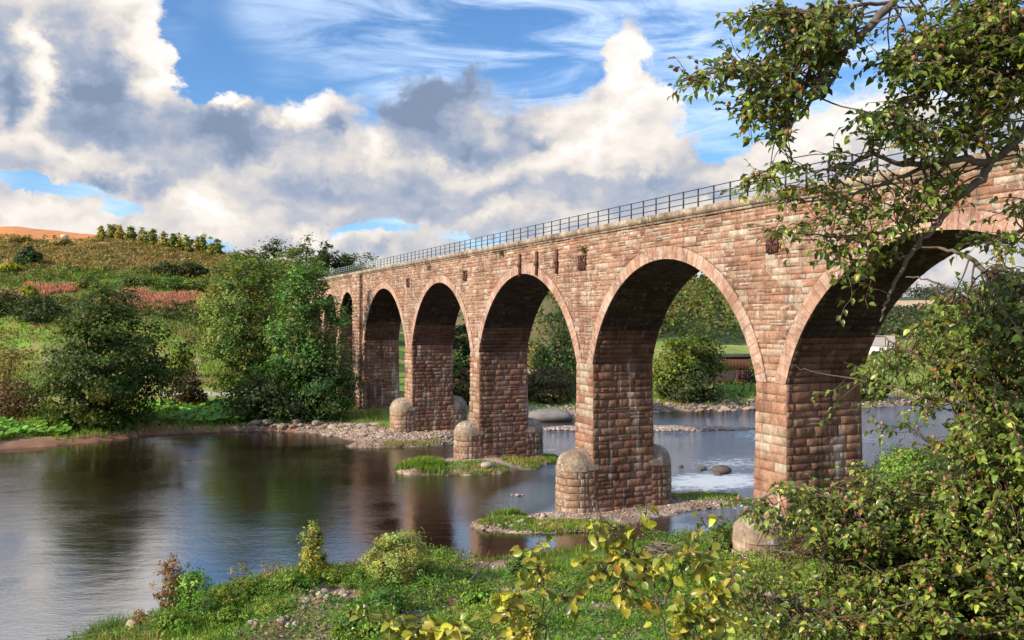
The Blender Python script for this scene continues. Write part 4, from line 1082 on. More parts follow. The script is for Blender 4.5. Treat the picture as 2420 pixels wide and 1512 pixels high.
# small things on the hill
b = on(243, 252); o = MB(); o.tube([(0, 0, 0), (0, 0, 2.6)], [.22, .16], (.75, .78, .78), 8); o.tube([(0, 0, 2.6), (0, 0, 3.4)], [.16, .02], (.75, .78, .78), 8)
q = o.build('marker_post', M['build']); q.location = tuple(b + np.array([0, 0, -.2])); tag(q, 'white marker post standing on the hill terrace', 'post')
b = on(154, 331); r_ = MB(); t = np.linspace(0, 2 * math.pi, 19)
prof_ = [(0, 0), (1.1, 0.0), (1.5, .25), (1.5, 1.7), (1.2, 2.1), (0, 2.3)]
r_.quad_grid(np.array([[(q0 * math.cos(a), q0 * math.sin(a), z) for a in t] for q0, z in prof_]), (.55, .52, .40))
q = r_.build('wrapped_bale', M['build'], None, True); q.location = tuple(b); tag(q, 'pale wrapped bale at the lower edge of the orange field', 'bale')
fr = empty('wire_fence', tuple(on(20, 222)), 'old post and wire fence along the top of the green meadow', 'fence'); f0 = fr.location.copy()
pts = [on(p, 222 + (p - 20) * .02) for p in range(20, 215, 22)]
for p in pts:
    m_ = MB(); m_.box(-.07, .07, -.07, .07, -.2, 1.35, (.22, .19, .16)); q = m_.build('post', M['wood'], fr); q.location = tuple(p - np.array(f0))
for zz in (.6, 1.15):
    m_ = MB(); m_.tube([p - np.array(f0) + np.array([0, 0, zz]) for p in pts], [.015] * len(pts), (.2, .2, .2), 4); m_.build('wire', M['rail'], fr)
# ------------------------------------------------------------------ stones
def rock_mesh(name, seed, col, flat=.62, n=9, m=14, rough=.2):
    r = np.random.RandomState(seed); k = r.normal(0, 2.2, (7, 3)); ph = r.rand(7) * 6.28; V = []; Cc = []
    planes = unit(r.normal(0, 1, (9, 3))); pd = r.uniform(.72, .95, 9)
    for j in range(n + 1):
        a = math.pi * j / n
        for i in range(m):
            t = 2 * math.pi * i / m; d = np.array([math.sin(a) * math.cos(t), math.sin(a) * math.sin(t), math.cos(a)])
            q = 1 + rough * .35 * sum(math.sin(k[h] @ d + ph[h]) for h in range(7)) / 2.2
            for p_, e in zip(planes, pd):
                c = p_ @ d
                if c > .05: q = min(q, e / c * 1.02)
            V.append(d * q * np.array([1, .78, flat]))
            Cc.append(np.array(col) * (1 + .25 * (d[2] - .2) * r.rand()))
    f = [(j * m + i, (j + 1) * m + i, (j + 1) * m + (i + 1) % m, j * m + (i + 1) % m) for j in range(n) for i in range(m)]
    return np.array(V), np.array(f), np.array(Cc)
_rocks = {}
def rock(name, label, pos, size, kind=0, rz=0, group=None, tone=0, flat=1.0, cat='rock'):
    key = (name, kind, tone)
    if key not in _rocks:
        TONE = [(.34, .25, .20), (.27, .17, .125), (.40, .33, .28), (.10, .085, .075), (.22, .20, .18)]
        V, f, c = rock_mesh(name, 500 + kind * 7 + tone, TONE[tone])
        o = mesh_obj(name, V, [f], M['rock'], None, c, True); _rocks[key] = o
    else:
        o = _rocks[key].copy(); COL.objects.link(o)
    o.location = tuple(pos); o.scale = (size, size * 1.0, size * flat); o.rotation_euler = (0, 0, rz)
    return tag(o, label, cat, group)
_q = random.Random(9)
def heap(name, label, group, n, px0, px1, py0, py1, s0, s1, tones, flat=1.0, lo=20, hi=300, sink=.15):
    for i in range(n):
        px, py = _q.uniform(px0, px1), _q.uniform(py0, py1); b = at(px, py, lo, hi)
        s = s0 + (s1 - s0) * _q.random() ** 2
        rock(name, label, b + np.array([0, 0, s * .5 * flat - s * sink]), s, _q.randrange(4), _q.uniform(0, 6), group, _q.choice(tones), flat)
heap('stone', 'rounded pinkish stone lying in the heap on the near bank', 'pinkish stones heaped on the near bank', 34, 700, 835, 1402, 1446, .09, .30, [0, 0, 2])
heap('stone', 'rounded stone lying on the bare soil of the near bank', 'stones on the bare soil of the near bank', 46, 560, 775, 1462, 1511, .07, .24, [0, 2, 1])
heap('stone', 'pale stone beside the willow bush on the near bank', 'pale stones beside the willow bush', 14, 955, 1040, 1380, 1412, .07, .20, [0, 2])
heap('stone', 'grey stone lying low in the grass between the yellow beech sprigs', 'grey stones between the yellow beech sprigs', 26, 1240, 1560, 1420, 1505, .07, .2, [2, 4, 0])
heap('boulder', 'reddish boulder at the edge of the far water', 'reddish boulders along the far water edge', 20, 590, 775, 1000, 1014, .3, .95, [1, 0], .8, 80, 140)
heap('slab', 'flat pale slab of rock at the end of the far bank shelf', 'flat pale slabs on the far bank shelf', 52, 758, 905, 1004, 1033, .35, 1.0, [0, 2, 0], .45, 80, 140)
heap('boulder', 'brown boulder on the far bank under the timber barn', 'boulders under the timber barn', 34, 1545, 1800, 948, 984, .3, .9, [1, 0, 4], .8, 100, 200)
heap('boulder', 'dark rock breaking the white rapids', 'dark rocks in the white rapids', 5, 1600, 1700, 1140, 1166, .25, .5, [3], .8, 50, 120)
heap('stone', 'pale stone at the left tip of the pier island'.replace('left tip', 'upstream tip'), 'pale stones on the nearest pier island', 46, 1180, 1290, 1216, 1248, .10, .26, [2, 0, 2], .9, 40, 80)
heap('boulder', 'small boulder at the foot of the butterbur on the far bank', 'boulders under the butterbur', 9, 352, 430, 985, 1006, .3, .75, [1, 3], .8, 80, 140)
b = at(1704, 1160, 50, 120); rock('boulder', 'large dark boulder at the head of the white rapids', b + np.array([0, 0, .25]), .95, 2, .4, None, 3, .8)
b = at(1150, 1104, 60, 110); rock('boulder', 'pale boulder at the edge of the grassy pier island', b + np.array([0, 0, .1]), .7, 1, .4, None, 2, .7)
# long rounded gravel-coloured hump in the water behind the bridge
V, f, c = rock_mesh('rock', 611, (.20, .19, .18), .5, 14, 24, .12)
o = mesh_obj('rounded_rock', V, [f], M['rock'], None, c, True); o.location = (5.0, 119.0, .45); o.scale = (3.6, 2.6, 2.1); tag(o, 'long smooth grey rock hump in the water seen through the third arch', 'rock')

def pebbles(name, label, x, y, s, col, r):
    z = ground(x, y); ok = z > -.03; x, y, z, s, col = x[ok], y[ok], z[ok], s[ok], col[ok]; n = len(x)
    base = np.array([(1, 0, 0), (0, 1, 0), (-1, 0, 0), (0, -1, 0), (0, 0, 1), (.7, .7, .55), (-.7, .7, .55), (-.7, -.7, .55), (.7, -.7, .55)], float) * np.array([1, .8, .6])
    a = r.rand(n) * 6.28; ca, sa = np.cos(a)[:, None], np.sin(a)[:, None]; q = base[None] * r.uniform(.75, 1.25, (n, 9, 1)) * s[:, None, None]
    V = np.stack([q[..., 0] * ca - q[..., 1] * sa + x[:, None], q[..., 0] * sa + q[..., 1] * ca + y[:, None], q[..., 2] + z[:, None] + .0], 2).reshape(-1, 3)
    k = np.arange(n)[:, None] * 9
    F3 = [k + np.array([t]) for t in ((5, 6, 4), (6, 7, 4), (7, 8, 4), (8, 5, 4), (0, 1, 5), (1, 6, 5), (1, 2, 6), (2, 7, 6), (2, 3, 7), (3, 8, 7), (3, 0, 8), (0, 5, 8))]
    return tag(mesh_obj(name, V, F3, M['rock'], None, np.repeat(np.clip(col, .01, .8), 9, 0)), label, None, None, 'stuff')
_p = np.random.RandomState(31)
X_, Y_ = [], []
def ring(cx, cy, rx, ry, n):
    a = _p.rand(n) * 6.28; q = np.sqrt(_p.rand(n)); X_.append(cx + rx * q * np.cos(a)); Y_.append(cy + ry * q * np.sin(a))
for cx, cy, rx, ry, a, h in ISLES: ring(cx, cy, max(rx, ry) * 1.0, max(rx, ry) * .75, 550)
ring(15, 109.5, 16, 3, 5000); ring(13, 67, 8, 5, 1200); ring(-14, 98, 8, 4, 1600); ring(4, 60, 8, 4, 600)
x = np.concatenate(X_); y = np.concatenate(Y_)
pebbles('shingle', 'pale shingle round the pier islands', x, y, _p.uniform(.04, .12, len(x)), tints(_p, (.27, .20, .155), len(x), .4, .08), _p)
px, D, x, y = scatter_px(_p, 15000, -100, 1900, 26, 66); k = ~in_poly(x, y, POLY) & (fbm(x * .25 + 2, y * .25, 4) < .52)
pebbles('bank_pebbles', 'pinkish pebbles strewn over the near bank', x[k], y[k], (.02 + .11 * _p.rand(k.sum()) ** 3), tints(_p, (.33, .23, .18), k.sum(), .32, .06), _p)
px, D, x, y = scatter_px(_p, 9000, 1200, 2500, 118, 165); df = seg_dist(x, y, FAR); k = ~in_poly(x, y, POLY) & (df < 7 + 5 * (px > 2100))
bx = 15 + 15 * np.sqrt(_p.rand(3200)) * np.cos(_p.rand(3200) * 6.283); by = 109.5 + _p.normal(0, 1.0, 3200); x = np.concatenate([x[k], bx]); y = np.concatenate([y[k], by]); k = np.ones(len(x), bool)
pebbles('far_shingle', 'shingle along the foot of the far bank', x[k], y[k], _p.uniform(.12, .34, k.sum()), tints(_p, (.32, .25, .21), k.sum(), .3, .06), _p)
px, D, x, y = scatter_px(_p, 7000, 560, 1070, 92, 118); df = seg_dist(x, y, FAR); k = ~in_poly(x, y, POLY) & (df < 6)
pebbles('shelf_shingle', 'pinkish shingle along the shelf of the far bank', x[k], y[k], _p.uniform(.08, .24, k.sum()), tints(_p, (.34, .25, .20), k.sum(), .3, .06), _p)

# ------------------------------------------------------------------ grass of the islands and the near bank
X_, Y_ = [], []
for cx, cy, rx, ry, n in ((-8.4, 80.0, 2.2, 1.5, 2600), (-3.5, 78.6, 5.0, 2.2, 3600), (2.6, 82.5, 3.6, 2.2, 3000), (4.2, 85.5, 2.4, 1.8, 1300), (-.6, 61.3, 1.6, 1.0, 1500), (3.4, 58.2, 4.4, 1.3, 2600), (-.2, 58.8, 2.2, .9, 1000),
                          (11, 68.3, 3.6, 1.1, 900), (14.5, 67.5, 3.4, 2.0, 1500), (-10.5, 94.5, 3.2, 1.2, 1100), (-7, 95.8, 3, 1.2, 900), (6.5, 57.8, 3.0, .8, 500)): ring(cx, cy, rx, ry, n)
nlast = 12; x = np.concatenate(X_[-nlast:]); y = np.concatenate(Y_[-nlast:]); nn = fbm(x * .5, y * .5, 3)
blades('island_grass', 'tufts of long grass on the pier islands', x, y, np.where((x < -6) & (y < 84) | (x < .6) & (y > 60.2) & (y < 63), .62, .26), .030, np.where((nn > .5)[:, None], tints(_p, (.30, .30, .07), len(x), .25), tints(_p, (.18, .28, .04), len(x), .25)), _p, lean=.5)
px, D, x, y = scatter_px(_p, 85000, -140, 2450, 26, 66); dn = seg_dist(x, y, NEAR)
gmask = fbm(x * .25 + 2, y * .25, 4); pn = fbm(x * .18 + 50, y * .18 + 7, 3)
k = ~in_poly(x, y, POLY) & (gmask > .42) & (dn > .3)
k &= ~((px > 950) & (fbm(x * .4 + 9, y * .4, 3) < .44)); k &= ~((px > 690) & (px < 840) & (D > 37.5) & (D < 43)) & ~((px > 560) & (px < 780) & (D < 37.6) & (D > 30) & (gmask < .52)); x, y, D, pn, gm, dn = x[k], y[k], D[k], pn[k], gmask[k], dn[k]
col = np.where((pn > .56)[:, None], tints(_p, (.32, .27, .09), len(x), .28), tints(_p, (.16, .28, .034), len(x), .26))
blades('bank_herbs', 'green and straw coloured grass of the near bank', x, y, np.where(pn > .56, .42, .34) + .15 * (gm > .55), .012 + .010 * (_p.rand(len(x)) > .6), col, _p, lean=.7)
px, D, x, y = scatter_px(_p, 26000, -300, 2700, 7, 28); k = ~in_poly(x, y, POLY) & (D > 6); x, y = x[k], y[k]; pn = fbm(x * .3 + 50, y * .3 + 7, 3)
blades('slope_grass', 'green grass on the steep near bank', x, y, np.full(len(x), .42), .008, np.where((pn > .56)[:, None], tints(_p, (.22, .19, .06), len(x), .28), tints(_p, (.11, .20, .028), len(x), .26)), _p, lean=.7)
# broad leaved ground cover (nettle, bramble): patches of leaves on a swelling surface
px, D, x, y = scatter_px(_p, 230000, -140, 2450, 26, 62); dn = seg_dist(x, y, NEAR)
mz = fbm(x * .22 + 21, y * .22 + 4, 4); edge = (dn > .3) & (dn < 5.5) & (px < 1010) & (fbm(x * .3, y * .3, 2) > .36)
k = ~in_poly(x, y, POLY) & ((mz > np.where(px > 900, .445, .485)) | edge) & (dn > .2) & ~((px > 690) & (px < 835) & (D > 38) & (D < 42.8)) & ~((px > 560) & (px < 775) & (D < 37.5) & (D > 30) & (mz < .6))
qx, qD, x2, y2 = scatter_px(_p, 42000, 850, 2300, 25, 42); k2 = fbm(x2 * .7 + 3, y2 * .7, 3) > .36
x = np.concatenate([x[k], x2[k2]]); y = np.concatenate([y[k], y2[k2]]); mz = np.concatenate([mz[k], np.full(k2.sum(), .515)]); edge = np.concatenate([edge[k], np.zeros(k2.sum(), bool)])
h = np.clip(np.where(edge, .45, (mz - .47) * 6), .08, .95) * (.45 + .9 * fbm(x * .9, y * .9, 3)); z = ground(x, y) + h * _p.rand(len(x)) ** .5
hue = fbm(x * .5 + 90, y * .5, 2)
col = np.where((hue > .55)[:, None], tints(_p, (.22, .31, .045), len(x), .25), tints(_p, (.11, .22, .030), len(x), .28))
col = np.where((_p.rand(len(x)) < .04)[:, None], tints(_p, (.22, .10, .04), len(x), .2), col)
tag(leaf_cloud_obj('ground_cover', np.stack([x, y, z], 1), _p.uniform(.06, .16, len(x)), np.clip(col, .004, .7), M['leaf'], None, _p, .75, 2.2), 'leafy green nettles and brambles covering the near bank', None, None, 'stuff')
# dead stalks along the water's edge
px, D, x, y = scatter_px(_p, 9000, 560, 1650, 44, 58); dn = seg_dist(x, y, NEAR); k = ~in_poly(x, y, POLY) & (dn < 3.6) & (fbm(x * .6 + 3, y * .6, 3) > .50); x, y = x[k], y[k]
blades('dead_stalks', 'brown dead stalks along the near water edge', x, y, np.full(len(x), .75), .010, tints(_p, (.17, .10, .05), len(x), .25), _p, lean=.6)

def bplant(name, label, cat, px, py, hpx, wpx, lo=20, hi=75, **kw):
    b = at(px, py, lo, hi); s = b[1] / F
    return make_plant(name, label, cat, b - np.array([0, 0, .05]), hpx * s, wpx * s, **kw)
bplant('sapling', 'reddish brown leafy sapling at the water edge of the near bank', 'sapling', 402, 1452, 140, 70, prof='tall', col=(.13, .085, .045), ncl=90, per=28, leaf=.12, seed=301, stems=4, cr=.20, limbs=.7, trunk_r=.018)
bplant('sapling', 'bright green sapling leaning out beside the reddish brown one', 'sapling', 452, 1440, 112, 88, prof='bush', col=(.10, .20, .04), ncl=90, per=30, leaf=.12, seed=302, stems=3, cr=.22, limbs=.6, trunk_r=.016)
bplant('sapling', 'slender column shaped sapling with yellowish leaves at the water edge', 'sapling', 738, 1368, 142, 76, prof='cone', col=(.17, .19, .045), ncl=110, per=34, leaf=.15, seed=303, stems=3, cr=.22, limbs=.6, trunk_r=.02)
bplant('willow_bush', 'rounded grey green willow bush at the water edge', 'bush', 945, 1376, 124, 150, prof='bush', col=(.16, .205, .075), ncl=170, per=60, leaf=.17, seed=304, stems=6, cr=.30, limbs=.5, aspect=.28, trunk_r=.016)
bplant('bush', 'dense dark green bush with glossy leaves on the near bank', 'bush', 905, 1462, 72, 140, prof='bush', col=(.050, .115, .016), ncl=90, per=34, leaf=.13, seed=305, stems=4, cr=.26, limbs=.3, mat='bleaf')
bplant('bush', 'dark green bush with glossy leaves above the yellow beech twig', 'bush', 850, 1520, 84, 170, prof='bush', col=(.058, .125, .016), ncl=100, per=36, leaf=.12, seed=306, stems=4, cr=.24, limbs=.3, mat='bleaf')
bplant('shrub', 'small reddish seedling on the point of the near bank', 'shrub', 325, 1492, 48, 34, prof='loose', col=(.13, .08, .04), ncl=20, per=14, leaf=.10, seed=307, stems=2, cr=.12, limbs=.7, trunk_r=.008)
bplant('shrub', 'thin twiggy shrub over the driftwood at the water edge', 'shrub', 640, 1378, 58, 70, prof='loose', col=(.16, .13, .04), ncl=24, per=14, leaf=.10, seed=308, stems=3, cr=.16, limbs=.8, trunk_r=.01)
bplant('shrub', 'low straggly shrub between the saplings and the driftwood', 'shrub', 565, 1405, 76, 56, prof='tall', col=(.15, .14, .045), ncl=30, per=18, leaf=.10, seed=309, stems=3, cr=.16, limbs=.7, trunk_r=.01)
bplant('shrub', 'dark leafy shrub between the twig heap and the nearest cutwater', 'shrub', 1712, 1325, 90, 80, prof='bush', col=(.045, .075, .022), ncl=70, per=30, leaf=.13, seed=310, stems=3, cr=.2, limbs=.4)
bplant('shrub', 'green shrub in the grass below the willow bush', 'shrub', 1130, 1430, 56, 90, prof='bush', col=(.070, .14, .022), ncl=60, per=30, leaf=.12, seed=311, stems=3, cr=.2, limbs=.3)
bplant('shrub', 'dark green shrub in the grass behind the twin yellow sprigs', 'shrub', 1235, 1365, 60, 84, prof='bush', col=(.050, .11, .02), ncl=60, per=30, leaf=.12, seed=312, stems=3, cr=.2, limbs=.3)
bplant('shrub', 'pale green shrub on the grassy bank behind the last pier', 'shrub', 2150, 1130, 70, 150, 60, 100, prof='bush', col=(.09, .16, .03), ncl=80, per=36, leaf=.25, seed=313, stems=3)
bplant('shrub', 'broad green bush on the slope beneath the beech tree', 'shrub', 2250, 1230, 150, 330, 30, 90, prof='bush', col=(.06, .11, .025), ncl=150, per=44, leaf=.24, seed=314, stems=3)
for i, (px, py, hp, wp) in enumerate([(425, 1492, 46, 110), (490, 1462, 56, 120), (560, 1432, 50, 110), (612, 1415, 40, 90), (700, 1398, 36, 100), (775, 1382, 40, 110), (850, 1384, 38, 100), (1010, 1366, 34, 90), (640, 1452, 40, 100), (545, 1478, 40, 110)]):
    bplant('nettle_clump', 'leafy green nettle clump near the water, %s' % ['nearest the pale stump', 'beside the reddish sapling', 'below the straggly shrub', 'below the driftwood', 'beside the driftwood end', 'at the foot of the column shaped sapling', 'between column shaped sapling and willow', 'just past the willow bush', 'behind the stone heap', 'on the soil slope above the stones'][i], 'nettles', px, py, hp, wp, prof='bush', col=[(.075, .135, .020), (.055, .11, .018), (.09, .13, .024)][i % 3], ncl=64, per=34, leaf=.115, seed=340 + i, stems=4, cr=.17, limbs=.3, trunk_r=.008, group='nettle clumps along the near bank')
# driftwood
def wpt(px, py, lo=30, hi=60, up=0): b = at(px, py, lo, hi); return b + np.array([0, 0, up])
a, b_ = wpt(598, 1384, up=.06), wpt(690, 1366, up=.42); m_ = MB()
m_.tube([a, (a * .65 + b_ * .35) + np.array([0, 0, .12]), (a * .3 + b_ * .7) + np.array([0, 0, .22]), b_], [.13, .11, .09, .05], (.30, .26, .23), 8)
o = m_.build('driftwood_log', M['wood'], None, True); tag(o, 'bleached grey driftwood log lying at the water edge', 'driftwood')
m_ = MB(); m_.tube([b_ - np.array([.55, 0, .02]), b_ + np.array([-.4, -.2, -.35]), b_ + np.array([-.35, -.4, -.7])], [.045, .035, .02], (.28, .24, .21), 6); m_.build('branch_stub', M['wood'], o, True)
a, b_ = wpt(1075, 1415, up=.1), wpt(1165, 1352, up=.55); m_ = MB()
m_.tube([a, a * .5 + b_ * .5 + np.array([0, 0, .10]), b_], [.05, .045, .02], (.22, .17, .13), 7); m_.tube([a * .4 + b_ * .6, a * .35 + b_ * .65 + np.array([-.15, 0, .55])], [.03, .012], (.22, .17, .13), 6)
tag(m_.build('dead_branch', M['wood'], None, True), 'dead forked branch lying in the grass of the near bank', 'branch')
c0 = wpt(1565, 1318, 40, 60); m_ = MB(); rr = np.random.RandomState(4)
for i in range(190):
    q = c0 + np.array([np.clip(rr.normal(0, .6), -1.1, 1.1), np.clip(rr.normal(0, .32), -.6, .6), 0]); q[2] = gz(q[0], q[1]) + max(0, .75 * math.exp(-((q[0] - c0[0]) / .95) ** 2) * rr.rand()) + .03
    an = rr.normal(.3, .8); L = rr.uniform(.45, 1.05); d = np.array([math.cos(an), math.sin(an) * .6, rr.normal(0, .22)]) * L
    k = rr.uniform(.7, 1.3); m_.tube([q - d * .5, q + rr.normal(0, .05, 3), q + d * .5], [.018 * rr.uniform(.6, 2.0), .016, .008], (.27 * k, .215 * k, .175 * k), 5, False)
tag(m_.build('brushwood_pile', M['wood'], None, True), 'heap of bleached flood twigs in front of the nearest pier', 'brushwood')
c0 = wpt(310, 1496, 30, 50); V, f, c = rock_mesh('stump', 77, (.42, .31, .22), 1.1, 9, 14, .35)
o = mesh_obj('stump', V, [f], M['wood'], None, c, True); o.location = tuple(c0 + np.array([0, 0, .15])); o.scale = (.34, .30, .36); tag(o, 'weathered pale stump at the tip of the near bank', 'stump')
_g = np.random.RandomState(8); c0 = wpt(240, 1508, 30, 50); n = 700
tuft = blades('grass_tuft', 'tall green grass tuft at the very tip of the near bank', c0[0] + _g.normal(0, .55, n), c0[1] + _g.normal(0, .4, n), np.full(n, .85), .012, tints(_g, (.12, .21, .04), n, .2), _g, lean=.7); tuft['kind'] = ''; del tuft['kind']; tuft['category'] = 'grass tuft'
# ------------------------------------------------------------------ the beeches close by
_lt = None
def beech_leaf():
    rows = [(0.0, .03), (.14, .55), (.34, .92), (.56, 1.0), (.78, .68), (.92, .28), (1.0, .0)]
    V = []
    for i, (y, w) in enumerate(rows):
        dz = -.26 * y * y
        wv = .03 * (1 if i % 2 else -1)
        V += [(-w * .34, y, dz + w * .17 + wv), (0, y, dz), (w * .34, y, dz + w * .17 - wv)]
    f = []
    for i in range(len(rows) - 1):
        a = i * 3; f += [(a, a + 1, a + 4, a + 3), (a + 1, a + 2, a + 5, a + 4)]
    return np.array(V, float), np.array(f)
LV, LF = beech_leaf()
def leaves_obj(name, pos, d, nrm, size, col, mat, parent):
    d = unit(d); s = unit(np.cross(d, nrm)); n = np.cross(s, d)
    r_ = np.random.RandomState(len(pos)); curl = r_.uniform(.5, 2.2, len(pos)); wd = r_.uniform(.8, 1.15, len(pos))
    V = pos[:, None] + size[:, None, None] * (LV[None, :, 0, None] * wd[:, None, None] * s[:, None] + LV[None, :, 1, None] * d[:, None] + LV[None, :, 2, None] * curl[:, None, None] * n[:, None])
    k = np.arange(len(pos))[:, None, None] * len(LV)
    return mesh_obj(name, V.reshape(-1, 3), [(k + LF[None]).reshape(-1, 4)], mat, parent, np.repeat(np.clip(col, .004, .8), len(LV), 0), True)
def nuts_obj(name, pos, rad, col, parent):
    t = (1 + 5 ** .5) / 2
    iv = unit(np.array([(-1, t, 0), (1, t, 0), (-1, -t, 0), (1, -t, 0), (0, -1, t), (0, 1, t), (0, -1, -t), (0, 1, -t), (t, 0, -1), (t, 0, 1), (-t, 0, -1), (-t, 0, 1)], float))
    fi = np.array([(0, 11, 5), (0, 5, 1), (0, 1, 7), (0, 7, 10), (0, 10, 11), (1, 5, 9), (5, 11, 4), (11, 10, 2), (10, 7, 6), (7, 1, 8), (3, 9, 4), (3, 4, 2), (3, 2, 6), (3, 6, 8), (3, 8, 9), (4, 9, 5), (2, 4, 11), (6, 2, 10), (8, 6, 7), (9, 8, 1)])
    V = pos[:, None] + iv[None] * rad[:, None, None] * np.array([.85, .85, 1.1]); k = np.arange(len(pos))[:, None, None] * 12
    o = mesh_obj(name, V.reshape(-1, 3), [(k + fi[None]).reshape(-1, 3)], M['nut'], parent, np.repeat(col, 12, 0), True)
    o['kind'] = 'stuff'; return o

def beech(name, label, cat, base, boughs, spots, seed, leaf, cols, density, depth_j, nutp=.3, twig=.42, facing=None, root_r=.22, trunk=None, bare=()):
    """boughs: list of (points [(px,py,depth)], r0, r1); spots: (px,py,rx,ry,depth,weight)"""
    r = np.random.RandomState(seed)
    root = empty(name, tuple(base), label, cat); B = np.array(base, float)
    G = []; 
    def smooth(p, n=5):
        p = np.asarray(p, float); out = []
        for i in range(len(p) - 1):
            a, b, c, d = p[max(i - 1, 0)], p[i], p[i + 1], p[min(i + 2, len(p) - 1)]
            for t in np.linspace(0, 1, n, endpoint=False):
                out.append(.5 * ((2 * b) + (-a + c) * t + (2 * a - 5 * b + 4 * c - d) * t * t + (-a + 3 * b - 3 * c + d) * t ** 3))
        out.append(p[-1]); return np.array(out)
    for pts, r0, r1 in boughs:
        w = smooth([P(*q) - B for q in pts]); w[1:-1] += r.normal(0, .006, (len(w) - 2, 3))
        m = MB(); m.tube(w, np.linspace(r0, r1, len(w)), (.17, .135, .105) if r0 > .012 else (.15, .105, .075), 8 if r0 > .015 else 6); m.build('bough', M['bark'], root, True)
        G.append(np.column_stack([w, np.linspace(r0, r1, len(w))]))
    if trunk is not None:
        m = MB(); m.tube(smooth(np.array(trunk[0]) - B), np.linspace(trunk[1], trunk[2], (len(trunk[0]) - 1) * 5 + 1), (.17, .145, .12), 14); m.build('trunk', M['bark'], root, True)
    G = np.vstack(G)
    tw = MB(); LP, LD, LN, LS, NP_ = [], [], [], [], []
    seeds = []
    for (px, py, rx, ry, dp, wt) in spots:
        n = max(1, int(density * wt * rx * ry / 1000.0 * (5.0 / dp) ** -.0))
        a = r.rand(n) * 6.28; q = np.sqrt(r.rand(n))
        for x_, y_, z_ in zip(px + rx * q * np.cos(a), py + ry * q * np.sin(a), dp + r.normal(0, depth_j, n)):
            seeds.append(P(x_, y_, z_) - B)
    for c in seeds:
        dd = np.linalg.norm(G[:, :3] - c, axis=1); k = int(np.argmin(dd + r.rand(len(dd)) * .12)); g = G[k, :3]; gap = c - g
        L = np.linalg.norm(gap)
        dirn = unit(gap * .8 + np.array([-.10, -.02, -.02]) + r.normal(0, .11, 3)) if L > .05 else unit(r.normal(0, 1, 3))
        tl = twig * r.uniform(.6, 1.2)
        mid = (g + c) / 2 + r.normal(0, .04, 3) * min(1, L * 2)
        sag = np.array([0, 0, -.10]) * tl
        tip = c + dirn * tl; q1 = c + dirn * tl * .5 + sag * .2 + r.normal(0, .012, 3)
        line = smooth([g, mid, c, q1, tip + sag], 3)
        r0 = min(.007, max(.0028, G[k, 3] * .5))
        tw.tube(line, np.linspace(r0, .0013, len(line)), (.135, .09, .06), 5, False)
        n = r.randint(5, 9)
        for i in range(n):
            t = .30 + .70 * (i + r.rand() * .6) / n; f = t * (len(line) - 1); a0 = int(min(f, len(line) - 2)); p = line[a0] * (1 - (f - a0)) + line[a0 + 1] * (f - a0)
            td = unit(line[a0 + 1] - line[a0]); side = unit(np.cross(td, [0, 0, 1.0]) + r.normal(0, .2, 3)) * (1 if i % 2 else -1)
            d = unit(td * r.uniform(.5, 1.0) + side * r.uniform(.6, 1.1) + np.array([0, 0, r.uniform(-.55, .15)]) + r.normal(0, .15, 3))
            nn = unit(np.array([0, -.25, 1.0]) + r.normal(0, .42, 3)) if facing is None else unit(np.array(facing) + r.normal(0, .5, 3))
            LP.append(p + d * .012); LD.append(d); LN.append(nn); LS.append(leaf * r.uniform(.55, 1.18))
        if r.rand() < nutp:
            for _ in range(r.randint(1, 3)):
                f = r.uniform(.35, .95) * (len(line) - 1); a0 = int(f); NP_.append(line[a0] + r.normal(0, .008, 3) + np.array([0, 0, .012]))
    LP, LD, LN, LS = map(np.array, (LP, LD, LN, LS))
    tw.build('twigs', M['bark'], root, True)['kind'] = 'stuff'
    pal, prob = zip(*cols); ci = r.choice(len(pal), size=len(LP), p=np.array(prob) / sum(prob)); base_c = np.array(pal)[ci]
    # leaves of one spray tend to turn colour together
    sp = fbm(LP[:, 0] * 2.2 + LP[:, 1], LP[:, 2] * 2.2, 3)[:, None]
    col = base_c * np.exp(r.normal(-.10, .36, (len(LP), 1))) * (.75 + .5 * sp)
    lo = leaves_obj('leaves', LP, LD, LN, LS, col, M['bleaf'], root); lo['kind'] = 'stuff'
    if NP_: nuts_obj('beech_nuts', np.array(NP_), r.uniform(.011, .018, len(NP_)), tints(r, (.24, .145, .07), len(NP_), .25), root)
    return root

